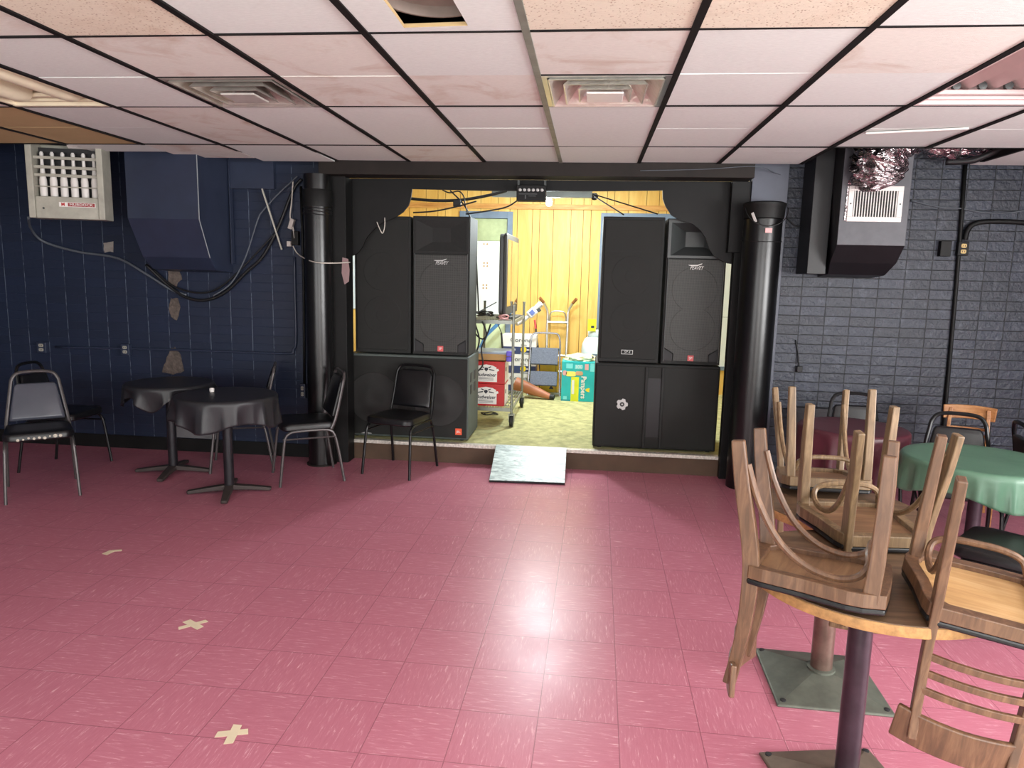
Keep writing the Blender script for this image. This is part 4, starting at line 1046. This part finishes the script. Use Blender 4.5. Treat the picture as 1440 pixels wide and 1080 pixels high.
cable('cable', 'thin white wire drooping from the plug block to the left pillar and over the jamb', [WY(412, 346, FW-.05), WY(420, 358, FW-.06), WY(440, 368, 5.78), WY(465, 370, 5.78), WY(492, 369, 5.95)], .005, MCABW, None)
cable('cable', 'beige cord with white plugs hanging left of the left pillar', [WY(412, 255, FW-.04), WY(410, 285, FW-.04), WY(408, 305, FW-.05), WY(412, 320, FW-.05), WY(414, 335, FW-.05)], .006, MCABW, None)
b = BM(); box(b, WY(410, 315, FW-.05), (.035, .04, .09), Matrix.Rotation(.3, 3, 'Y')); box(b, WY(407, 343, FW-.05), (.035, .04, .045)); o = obj('plug', b, M('pinkish_plug', (190, 182, 176), .5), bevel=.004); tag(o, 'pale plugs dangling left of the left pillar', 'plug')
b = BM(); box(b, WY(416, 335, FW-.03), (.06, .05, .12)); o = obj('junction_box', b, MBLK, bevel=.004); tag(o, 'black junction box behind the dangling plugs left of the left pillar', 'junction box')
cable('cable', 'thin pale wire running level from the right duct box across the brick wall', [WY(1281, 282, FW-.02), WY(1320, 291, FW-.02), WY(1350, 293, FW-.02), WY(1385, 299, FW-.02), WY(1420, 299, FW-.02), WY(1450, 294, FW-.02)], .006, MCABG, None)
cable('cable', 'dark wire sagging from the bucket pillar to the right duct box', [WY(1092, 290, 6.0), WY(1105, 305, FW-.03), WY(1120, 318, FW-.03), WY(1135, 313, FW-.03), WY(1142, 300, FW-.05)], .005, MCABLE, None)
cable('cable', 'thin pale wire along the brown beam and down to the right wall', [WY(900, 240, 5.87), WY(990, 238, 5.87), WY(1062, 234, 5.87), WY(1090, 243, FW-.07), WY(1118, 254, FW-.02)], .003, MCABG, None)
cable('cable', 'dark cable bundle slung through the ceiling gap at the right edge', [WY(1330, 228, 5.6), WY(1365, 226, 5.55), WY(1395, 215, 5.5), WY(1425, 203, 5.4)], .022, MCABLE, None)

# ------------------------------------------------------------------ tape marks and the ramp
def tape(label, strips):
    b = BM()
    for i, (p, q, w) in enumerate(strips):
        a, c = WZ(*p, 0), WZ(*q, 0); d = (c-a).normalized(); n = V((-d.y, d.x, 0)); z = .0012+.0006*i
        prism(b, [(0, -w/2), ((c-a).length, -w/2+.003), ((c-a).length-.006, w/2), (.005, w/2-.002)], (a.x, a.y, z-.001), d, n, (0, 0, .001))
    o = obj('tape_mark', b, MTAPE); return tag(o, label, 'tape mark', 'tape marks on the dance floor')
tape('masking tape cross on the floor nearest the camera', [((303, 1033), (350, 1029), .035), ((335, 1019), (320, 1047), .035)])
tape('masking tape cross in the middle distance of the left floor', [((250, 884), (292, 873), .03), ((262, 873), (282, 884), .04)])
tape('short bent strip of masking tape farthest out on the left floor', [((146, 780), (160, 774), .045), ((155, 775), (172, 774), .03)])
p0, p1, p2, p3 = WZ(688, 677, .006), WZ(794, 681, .006), V((-.155, 6.16, .176)), V((-.775, 6.16, .176))
b = BM(); up = (p1-p0).cross(p3-p0).normalized()*.016
A = [b.verts.new(p) for p in (p0, p1, p2, p3)]; B = [b.verts.new(v.co+up) for v in A]
b.faces.new(A[::-1]); b.faces.new(B)
for i in range(4): b.faces.new((A[i], A[(i+1) % 4], B[(i+1) % 4], B[i]))
for f in b.faces:
    pass
o = obj('ramp_board', b, [MRAMP]); tag(o, 'grey marbled board laid as a ramp from the floor to the stage edge', 'ramp')
b = BM(); d = (p1-p0).normalized(); prism(b, [(0, 0), ((p1-p0).length, 0), ((p1-p0).length, .017), (0, .017)], p0-V((0, .003, .004)), d, up.normalized(), (0, .003, 0)); obj('dark_edge', b, MRUB, o)

# ------------------------------------------------------------------ things on the stage
CXL, CXR, CYF, CYR = -1.18, -.735, 7.0, 8.08
t = thing('utility_cart', 'grey steel utility cart on castors, loaded with red boxes and a television, on the stage', 'cart', ((CXL+CXR)/2, (CYF+CYR)/2, ZS))
hx, hy = (CXR-CXL)/2, (CYR-CYF)/2
for s in (-1, 1):
    for r in (-1, 1):
        b = BM(); tube(b, [(s*hx, r*hy, .13), (s*hx, r*hy, 1.2)], .0135, 10); lathe(b, [(.016, 0), (.016, .02)], (s*hx, r*hy, 1.19), 10); obj('post', b, MSTEEL, t, smooth=True)
        b = BM(); lathe(b, [(.001, -.018), (.056, -.018), (.062, -.01), (.062, .01), (.056, .018), (.001, .018)], (s*hx, r*hy+.01, .063), 24, Matrix.Rotation(PI/2, 3, 'Y')); w = obj('castor', b, MRUB, t, smooth=True)
        b = BM(); bx(b, s*hx-.028, s*hx-.022, r*hy-.02, r*hy+.04, .05, .12); bx(b, s*hx+.022, s*hx+.028, r*hy-.02, r*hy+.04, .05, .12); bx(b, s*hx-.03, s*hx+.03, r*hy-.03, r*hy+.04, .118, .13); obj('fork', b, MSTEEL, w)
def shelf(z):
    b = BM()
    for s in (-1, 1):
        bx(b, s*hx-.008, s*hx+.008, -hy, hy, z-.035, z); bx(b, -hx, hx, s*hy-.008, s*hy+.008, z-.035, z)
    for i in range(1, 16): bx(b, -hx+2*hx*i/16-.003, -hx+2*hx*i/16+.003, -hy, hy, z-.008, z)
    for i in range(1, 6): bx(b, -hx, hx, -hy+2*hy*i/6-.004, -hy+2*hy*i/6+.004, z-.014, z-.008)
    return b
for z in (.19, 1.06): obj('shelf', shelf(z), MSTEEL, t)
CT, CB = ZS+1.06, ZS+.19
t = thing('television', 'large flat television standing edge-on on the cart, its dark back towards the left', 'television', (-.845, 7.55, CT+.0), -.012)
b = BM(); zz = .05
prism(b, rrect(1.0, .79, .06, 6, 0, .445), (-.045, 0, 0), (0, 1, 0), Z3, (.045, 0, 0)); obj('back_shell', b, MGREYP, t, bevel=.012, seg=3)
b = BM(); prism(b, rrect(1.02, .8, .03, 4, 0, .445), (0, 0, 0), (0, 1, 0), Z3, (.03, 0, 0)); obj('bezel', b, M('tv_bezel', (46, 46, 43), .5), t, bevel=.006)
b = BM(); prism(b, rrect(.88, .66, .005, 2, 0, .46), (.0305, 0, 0), (0, 1, 0), Z3, (.002, 0, 0)); obj('screen', b, M('tv_glass', (22, 22, 24), .05, spec=1, coat=1), t)
b = BM(); bx(b, -.1, .1, -.25, .25, 0, .02); bx(b, -.03, .0, -.08, .08, .02, .1); obj('stand', b, MGREYP, t, bevel=.005)
# red boxes on the lower shelf
def red_box(label, z):
    t = thing('beer_box', label, 'box', (-.972, 7.25, z), 0, 'red drink boxes on the cart'); w, d, h = .3, .36, .225
    b = BM(); bx(b, -w/2, w/2, -d/2, d/2, 0, h); obj('carton', b, MRED, t, bevel=.004)
    b = BM(); pol = [(-.145, .02), (.075, .02), (.075, .125), (.095, .135), (.085, .155), (.065, .15), (.07, .165), (.03, .185), (-.035, .195), (-.145, .175)]
    prism(b, pol, (0, -d/2-.0005, 0), X3, Z3, (0, -.002, 0)); lb = obj('label', b, MLBL, t)
    text('lettering', 'Budweiser', .05, (-.035, -d/2-.003, .09), X3, Z3, MINK, lb, wide=.2, bold=.001, shear=.15)
    b = BM(); prism(b, [(0, -.022), (.02, 0), (.014, .018), (-.014, .018), (-.02, 0)], (-.035, -d/2-.0025, .145), X3, Z3, (0, -.001, 0))
    for s in (-1, 1):
        prism(b, [(s*.03, -.006), (s*.085, -.014), (s*.08, -.004), (s*.03, .006)], (-.035, -d/2-.0025, .145), X3, Z3, (0, -.001, 0)); prism(b, [(s*.024, .012), (s*.05, .024), (s*.046, .032), (s*.02, .022)], (-.035, -d/2-.0025, .145), X3, Z3, (0, -.001, 0))
    for q in range(3): bx(b, -.11, .04, -d/2-.0035, -d/2-.0025, .035+q*.012, .039+q*.012)
    obj('crest', b, MINK, lb)
    b = BM(); bx(b, w/2, w/2+.002, -d/2+.05, -d/2+.17, .01, h-.01); bx(b, w/2, w/2+.002, -d/2+.2, d/2-.02, .01, h-.01); sd = obj('side_label', b, MLBL, t)
    b = BM(); bx(b, w/2+.002, w/2+.004, -d/2+.08, -d/2+.13, .12, .16); obj('hand_hole', b, MRUB, sd)
red_box('red drink box with a white crest label, lower of the two on the cart', CB)
red_box('red drink box with a white crest label, upper of the two on the cart', CB+.227)
t = thing('storage_bin', 'shallow open tray with violet latches on top of the red boxes', 'storage bin', (-.96, 7.3, CB+.455))
b = BM(); bx(b, -.19, .19, -.2, .2, 0, .012); bx(b, -.19, -.18, -.2, .2, 0, .07); bx(b, .18, .19, -.2, .2, 0, .07); bx(b, -.19, .19, -.2, -.19, 0, .07); bx(b, -.19, .19, .19, .2, 0, .07); obj('tray', b, MCARD, t, bevel=.003)
b = BM(); bx(b, -.2, .2, -.21, .21, .07, .09); obj('lid', b, M('smoky_lid', (150, 160, 176), .3), t, bevel=.004)
for z in (.02, .075):
    b = BM(); bx(b, .15, .205, -.225, -.2, z-.02, z+.03); obj('latch', b, MVIO, t, bevel=.008)
P_ = WZ(688, 583, ZS); b = BM(); tube(b, [(.075*math.cos(a*.7)*(1+.25*math.sin(a)), .06*math.sin(a*.7), .008+.006*(a % 3)) for a in range(30)], .006, 6, 3)
o_ = obj('cable_coil', b, MCABLE, smooth=True, angle=180); o_.location = (P_.x, P_.y, ZS); tag(o_, 'black cable coil on the stage floor beneath the cart', 'cable coil', 'cable coils about the cart')
cable('cable', 'thin black cord with a plug hanging on the right brick wall', [WY(1119, 478, FW-.01), WY(1122, 495, FW-.012), WY(1123, 508, FW-.012), WY(1124, 516, FW-.012)], .005, MCABLE, None)
b = BM(); box(b, WY(1124, 519, FW-.02), (.045, .035, .05)); o = obj('plug', b, MRUB, bevel=.006); tag(o, 'black plug at the end of the cord on the right brick wall', 'plug')
b = BM(); rr = random.Random(8); Q = [WY(x, y, 5.985) for x, y in ((481, 362), (489, 364), (491, 380), (490, 396), (484, 400), (480, 384))]; prism(b, [(q.x, q.z) for q in Q], (0, 5.998, 0), X3, Z3, (0, -.006, 0)); o = obj('paper_scrap', b, M('dull_pink_scrap', (150, 124, 124), .8)); tag(o, 'torn pinkish scrap stuck on the black jamb beside the left pillar', 'scrap')
# coils and loose gear on the cart
for i, (lb, o, r, mt) in enumerate((('tangled grey cable coil on the left of the cart top', (-1.05, 7.2, CT+.045), .09, MCABLE), ('small pinkish cable coil beside the television foot', (-.84, 7.06, CT+.02), .05, MPINK))):
    rr = random.Random(i+4); b = BM(); P = []
    for k in range(46):
        a = k*.62; q = r*(.75+.3*rr.random()); P.append((q*math.cos(a), q*.9*math.sin(a), .02*math.sin(a*.7)+.015*rr.random()+.0*k))
    tube(b, P, .0055, 6, 3); o_ = obj('cable_coil', b, mt, smooth=True, angle=180); o_.location = o; tag(o_, lb, 'cable coil', 'cable coils about the cart')
GD = 'cables dangling from the cart top'
for i, pts in enumerate(([(664, 452), (662, 480), (668, 497), (674, 478), (668, 455)], [(678, 452), (684, 470), (677, 490), (679, 512), (672, 522)], [(690, 456), (683, 474), (676, 476), (668, 468), (663, 456)])):
    cable('cable', ('black cable loop hanging at the left post of the cart', 'black cable falling from the cart top past the red boxes', 'black cable swagged under the cart top')[i], [WY(x, y, 6.96) for x, y in pts], .008, MCABLE, GD)
cable('cable', 'thin grey stay rising from the cart top to the television back', [WY(664, 443, 6.98), WY(678, 436, 6.98), WY(698, 425, 7.1)], .005, MCABG, None)
g = WY(745, 440, 8.05)
t = thing('handheld_gadget', 'white gadget with a small blue screen propped slanting over the rear end of the cart', 'gadget', (g.x+.02, 8.16, g.z))
b = BM(); R_ = Matrix.Rotation(-.75, 3, 'Y'); box(b, (0, 0, 0), (.11, .07, .09), R_); obj('body', b, MWHITE, t, bevel=.012)
b = BM(); lathe(b, [(.03, .05), (.034, .07), (.034, .14), (.02, .15)], (0, 0, 0), 16, Matrix.Rotation(.75, 3, 'Y')); obj('nozzle', b, MWHITE, t, smooth=True)
b = BM(); tube(b, [(-.03, 0, -.03), (-.12, -.02, -.11), (-.17, -.06, -.13)], .024, 10, 4); obj('arm', b, MWHITE, t, smooth=True)
b = BM(); box(b, R_ @ V((.0, -.036, .0)), (.05, .004, .05), R_); obj('screen', b, M('blue_screen', (92, 112, 176), .2), t)
b = BM(); box(b, R_ @ V((.075, 0, -.02)), (.04, .06, .06), R_); obj('grip', b, MGREYP, t, bevel=.006)
# cartons, poles, boxes behind the cart
def corona(label, z, i):
    t = thing('drink_carton', label, 'carton', (-.885, 9.32, z), 0, 'white and navy drink cartons'); w, d, h = .44, .3, .247
    b = BM(); bx(b, -w/2, w/2, -d/2, d/2, 0, h); obj('carton', b, MLBL, t, bevel=.003)
    b = BM(); bx(b, -w/2-.001, w/2+.001, -d/2-.0015, d/2, .0, .095); bn = obj('navy_band', b, MNVY, t)
    y = -d/2-.003
    text('lettering', 'Corona', .075, (.02, y, .18), X3, Z3, MINK, t, wide=.27)
    text('lettering', 'Extra', .035, (.06, y, .118), X3, Z3, MINK, t)
    b = BM(); disc(b, .06, y+.001, .06, [(.038, 0), (.038, .002)], 20); cr = obj('crest', b, MGOLD, t)
    b = BM(); bx(b, .1, .15, y-.001, y, .05, .065); bx(b, .02, .16, y-.001, y, .01, .02); obj('band_print', b, MLBL, bn)
for i, lb in enumerate(('white and navy drink carton, lowest of the stack behind the cart', 'white and navy drink carton, middle of the stack behind the cart', 'white and navy drink carton, topmost of the stack behind the cart')): corona(lb, ZS+i*.248, i)
b = BM(); bx(b, -1.52, -1.12, 8.75, 9.1, ZS, .62); o = obj('cardboard_box', b, MCARD, bevel=.004); tag(o, 'plain tan cardboard box behind the cart, under the window', 'box')
b = BM(); bx(b, -1.5, -1.14, 8.745, 8.75, .52, .6); obj('print', b, MLBL, o)
b = BM(); beam(b, [(-1.32, 9.2, .9), (-.98, 9.3, 1.24)], .02, .045); beam(b, [(-1.32, 9.2, .9), (-1.62, 9.2, ZS+.02)], .02, .045); o = obj('blue_plank', b, M('blue_board', (70, 120, 170), .5)); tag(o, 'blue strip leaning behind the cart below the window', 'strip')
b = BM(); tube(b, [WY(705, 468, 8.7), V((WY(713, 520, 8.7).x, 8.7, ZS))], .012, 8); tube(b, [WY(698, 450, 8.7), WY(706, 470, 8.7)], .006, 6); o = obj('tripod_stand', b, MRUB, smooth=True); tag(o, 'thin black stand behind the cart', 'stand')
q0, q1 = WY(752, 450, 9.48), WY(758, 500, 9.35)
t = thing('pole', 'dark pole with a red tip leaning behind the step ladder', 'pole', (q1.x, 9.3, ZS))
dv = (q0-q1); e = V((.05, 0, 0))
b = BM(); tube(b, [(.05, 0, 0), q1-V((q1.x, 9.3, ZS)), q0-V((q1.x, 9.3, ZS))-dv*.25], .011, 8); obj('shaft', b, MRUB, t, smooth=True)
b = BM(); tube(b, [q0-V((q1.x, 9.3, ZS))-dv*.25, q0-V((q1.x, 9.3, ZS))], .014, 8); obj('tip', b, MRED, t, smooth=True)
# step ladder
t = thing('step_ladder', 'folding step ladder with two grey treads and a hooped frame, centre of the stage', 'step ladder', (-.54, 9.0, ZS))
b = BM(); tube(b, [(-.205, -.02, 0), (-.19, .03, .45), (-.185, .06, .68), (-.16, .07, .765), (-.1, .075, .785), (.1, .075, .785), (.16, .07, .765), (.185, .06, .68), (.19, .03, .45), (.205, -.02, 0)], .0125, 8, 4); obj('hoop_frame', b, MCHROME, t, smooth=True)
for s in (-1, 1):
    b = BM(); tube(b, [(s*.18, .04, .6), (s*.2, .24, 0)], .011, 8); obj('rear_leg', b, MCHROME, t, smooth=True)
for z, y, dd in ((.5, -.02, .24), (.23, -.12, .2)):
    b = BM(); v = box(b, (0, y, z), (.34, dd, .03), Matrix.Rotation(.95, 3, 'X')); tr = obj('tread', b, MTREAD, t, bevel=.008)
b = BM(); beam(b, [(-.2, -.025, .03), (.2, -.025, .03)], .02, .03); obj('foot_bar', b, MCHROME, t)
b = BM(); bx(b, -.6, -.37, 9.08, 9.2, ZS, .6); o = obj('yellow_carton', b, MYBOX, bevel=.004); tag(o, 'yellow carton behind the step ladder', 'carton')
b = BM(); prism(b, [(-.03, -.025), (.03, -.025), (0, .03)], (-.45, 9.079, .27), X3, Z3, (0, -.002, 0)); bx(b, -.4, -.395, 9.077, 9.08, ZS+.02, .58); obj('warning_mark', b, MINK, o)
t = thing('rolled_mat', 'orange-brown tapered roll lying on the stage floor behind the cart, black end', 'roll', (-.68, 8.72, ZS+.1), 0)
b = BM(); A_ = Matrix(((0, 0, .93), (0, 1, 0), (1, 0, -.24))).to_3x3()
sweep(b, [(-.2, .06, .07), (0, .02, .01), (.16, -.02, -.04), (.24, -.04, -.062)], circ(1, 20), False, Z3, [.085, .065, .047, .034]); obj('roll', b, MORG, t, smooth=True)
b = BM(); sweep(b, [(.238, -.04, -.062), (.29, -.05, -.066)], circ(1, 16), False, Z3, [.036, .03]); obj('end_cap', b, MRUB, t, smooth=True)
# hand truck
t = thing('hand_truck', 'silver hand truck with two brown-gripped handles leaning on the yellow panelling', 'hand truck', (-.415, 9.42, ZS))
for s in (-1, 1):
    P = [(s*.13, -.02, .05), (s*.13, .04, .5), (s*.135, .08, .85), (s*.135, .09, 1.02), (s*.16, .08, 1.1), (s*.2, .05, 1.17)]
    b = BM(); tube(b, P, .017, 10, 4); obj('rail', b, MALU, t, smooth=True)
    b = BM(); tube(b, [(s*.19, .06, 1.155), (s*.24, .02, 1.215)], .02, 10); obj('grip', b, M('brown_grip', (146, 96, 52), .6), t, smooth=True)
    b = BM(); lathe(b, [(.001, -.025), (.08, -.025), (.09, -.015), (.09, .015), (.08, .025), (.001, .025)], (s*.19, .06, .09), 24, Matrix.Rotation(PI/2, 3, 'Y')); obj('wheel', b, MRUB, t, smooth=True)
for z, r in ((.9, .016), (.46, .014), (.25, .014)):
    b = BM(); tube(b, [(-.132, .05+z*.03, z), (.132, .05+z*.03, z)], r, 8); obj('cross_bar', b, MALU, t, smooth=True)
b = BM(); tube(b, [(-.11, .075, .9), (-.1, .08, 1.0), (-.06, .08, 1.04), (.06, .08, 1.04), (.1, .08, 1.0), (.11, .075, .9)], .01, 8, 4); obj('loop_bar', b, MALU, t, smooth=True)
b = BM(); bx(b, -.17, .17, -.2, 0, 0, .012); obj('toe_plate', b, MALU, t)
# diaper box
t = thing('diaper_box', 'teal nappy box with a yellow stripe and sideways white wordmark, right of the step ladder', 'box', (-.105, 8.82, ZS))
w, d, h = .405, .36, .485
b = BM(); bx(b, -w/2, w/2, -d/2, d/2, 0, h); obj('carton', b, MTEAL, t, bevel=.004)
y = -d/2-.0012
def patch(nm, q, m, pr=t, k=0):
    b = BM(); bx(b, q[0], q[1], y-.001*(k+1), y, q[2], q[3]); return obj(nm, b, m, pr)
patch('yellow_stripe', (-.085, .01, 0, .3), MLIME); patch('white_column', (-.075, -.045, .09, .26), MLBL, k=1)
patch('dark_band', (-w/2, -.085, .0, .02), MTEALD); patch('cyan_block', (-.15, -.07, .4, .46), MTEALL); patch('window_block', (.075, .12, .39, .46), MPINK)
patch('count_block', (-.045, .05, .395, .45), MTEALL, k=0)
text('lettering', '100', .06, (0, y-.003, .423), X3, Z3, MLBL, t, wide=.075)
patch('side_strip', (.14, .19, .37, .47), MTEALL); patch('corner_patch', (-.175, -.13, .02, .06), MTEALL)
b = BM(); prism(b, rrect(.09, .05, .02, 4, .01, .345), (0, y, 0), X3, Z3, (0, -.003, 0)); obj('tan_patch', b, MSKIN, t)
b = BM(); prism(b, rrect(.12, .06, .02, 4, -.09, .335), (0, y, 0), X3, Z3, (0, -.002, 0)); obj('yellow_patch', b, M('printed_cream', (236, 222, 110), .5), t)
b = BM(); prism(b, rrect(.05, .06, .02, 4, -.165, .345), (0, y, 0), X3, Z3, (0, -.002, 0)); obj('pink_patch', b, MPINK, t)
text('lettering', 'Pampers', .085, (.065, y-.003, .175), (0, 0, -1), X3, MLBL, t, wide=.27, bold=.002)
b = BM(); prism(b, [(.024*math.cos(a)-.01*math.cos(2*a), .024*math.sin(a)) for a in [i*2*PI/20 for i in range(20)]], (.125, y, .145), X3, Z3, (0, -.002, 0)); obj('yellow_mark', b, MGOLD, t)
t = thing('plastic_bag', 'crumpled cream bag with printed bits lying on the teal nappy box', 'bag', (-.08, 8.82, ZS+h))
b = BM(); bmesh.ops.create_icosphere(b, subdivisions=4, radius=1)
for v in b.verts:
    n_ = mnoise.noise(v.co*2.3)*.35+mnoise.noise(v.co*6)*.15
    v.co = V((v.co.x*.19*(1+n_), v.co.y*.14*(1+n_), max(0, (v.co.z*.06*(1+n_)+.022))))
obj('bag', b, M('cream_bag', (232, 228, 190), .5, var=.1, vs=20), t, smooth=True, angle=80)
for i in range(7):
    b = BM(); rr = random.Random(i); box(b, (-.05+i*.032, -.1+.02*rr.random(), .045+.01*rr.random()), (.016, .02, .018), Matrix.Rotation(rr.random()*3, 3, 'Y')); obj('printed_bit', b, (MINK, MTEALD, MPINK)[i % 3], t)
# propane tank
t = thing('propane_tank', 'pale gas bottle with a grey label and yellow tag, behind the teal box', 'gas bottle', (.085, 9.15, ZS))
b = BM(); lathe(b, [(.11, 0), (.115, .05), (.13, .07), (.165, .12), (.17, .2), (.17, .4), (.162, .46), (.13, .53), (.07, .57), (.03, .58)], (0, 0, .2), 40); obj('body', b, MTANK, t, smooth=True, angle=50)
b = BM(); lathe(b, [(.15, 0), (.15, .2)], (0, 0, 0), 30); obj('foot_stand', b, MCARD, t)
b = BM(); N = 30; A = [b.verts.new((.1*math.cos(a), .1*math.sin(a), .72)) for a in [PI*1.1+i*PI*1.75/N for i in range(N+1)]]; B = [b.verts.new(v.co+V((0, 0, .13))) for v in A]
for i in range(N): b.faces.new((A[i], A[i+1], B[i+1], B[i]))
c_ = obj('collar', b, MTANK, t, smooth=True); s_ = c_.modifiers.new('thick', 'SOLIDIFY'); s_.thickness = .006
b = BM(); lathe(b, [(.02, .77), (.02, .83), (.035, .83), (.035, .86)], (0, 0, 0), 14); obj('valve', b, MCHROME, t)
b = BM(); N = 14; A = [b.verts.new((.1715*math.cos(a), .1715*math.sin(a), .42)) for a in [-PI*.62+i*PI*.42/N for i in range(N+1)]]; B = [b.verts.new(v.co+V((0, 0, .13))) for v in A]
for i in range(N): b.faces.new((A[i], A[i+1], B[i+1], B[i]))
obj('label', b, MTANKG, t, smooth=True)
b = BM(); bx(b, -.1, .0, -.115, -.108, .83, .98); tg = obj('tag', b, MLIME, t)
b = BM(); bx(b, -.06, -.02, -.117, -.115, .87, .9); obj('tag_print', b, MINK, tg)

# ------------------------------------------------------------------ light
w = bpy.data.worlds.new('world'); SC.world = w; w.use_nodes = True
bgn = w.node_tree.nodes['Background']; bgn.inputs[0].default_value = (.78, .88, 1, 1); bgn.inputs[1].default_value = 1.0
def area(name, loc, rot, sx, sy, power, col, spread=180):
    l = bpy.data.lights.new(name, 'AREA'); l.shape = 'RECTANGLE'; l.size = sx; l.size_y = sy; l.energy = power; l.color = col; l.spread = math.radians(spread)
    o = bpy.data.objects.new(name, l); COL.objects.link(o); o.location = loc; o.rotation_euler = rot; return o
area('daylight_rear_left', ((B0+B1)/2, YB-.02, 1.4), (PI/2, 0, 0), B1-B0-.1, 1.75, 130, (1, .98, .97))
area('daylight_rear_right', ((B2+B3)/2, YB-.02, 1.4), (PI/2, 0, 0), B3-B2-.1, 1.75, 150, (1, .98, .97))
area('daylight_right', (XR+.02, (WY0+WY1)/2, (WZ0+WZ1)/2), (PI/2, 0, PI/2), WY1-WY0-.1, WZ1-WZ0-.1, 490, (1, .99, .98))
def point(name, loc, power, col, r):
    l = bpy.data.lights.new(name, 'POINT'); l.energy = power; l.color = col; l.shadow_soft_size = r
    o = bpy.data.objects.new(name, l); COL.objects.link(o); o.location = loc; return o
point('bulb_light', BUL-V((0, 0, .1)), 130, (.86, .97, 1), .07)
area('stage_room_fill', (-.3, 8.4, SZT-.02), (0, 0, 0), 1.2, .3, 55, (1, 1, .96))  # added fill to brighten the stage room, no fixture there

SC.view_settings.view_transform = 'Standard'; SC.view_settings.look = 'None'
SC.view_settings.exposure = 0; SC.view_settings.gamma = 1; SC.view_settings.use_curve_mapping = False
SC.cycles.use_denoising = True
SC.cycles.max_bounces = 8; SC.cycles.diffuse_bounces = 5; SC.cycles.glossy_bounces = 4
SC.cycles.sample_clamp_indirect = 6
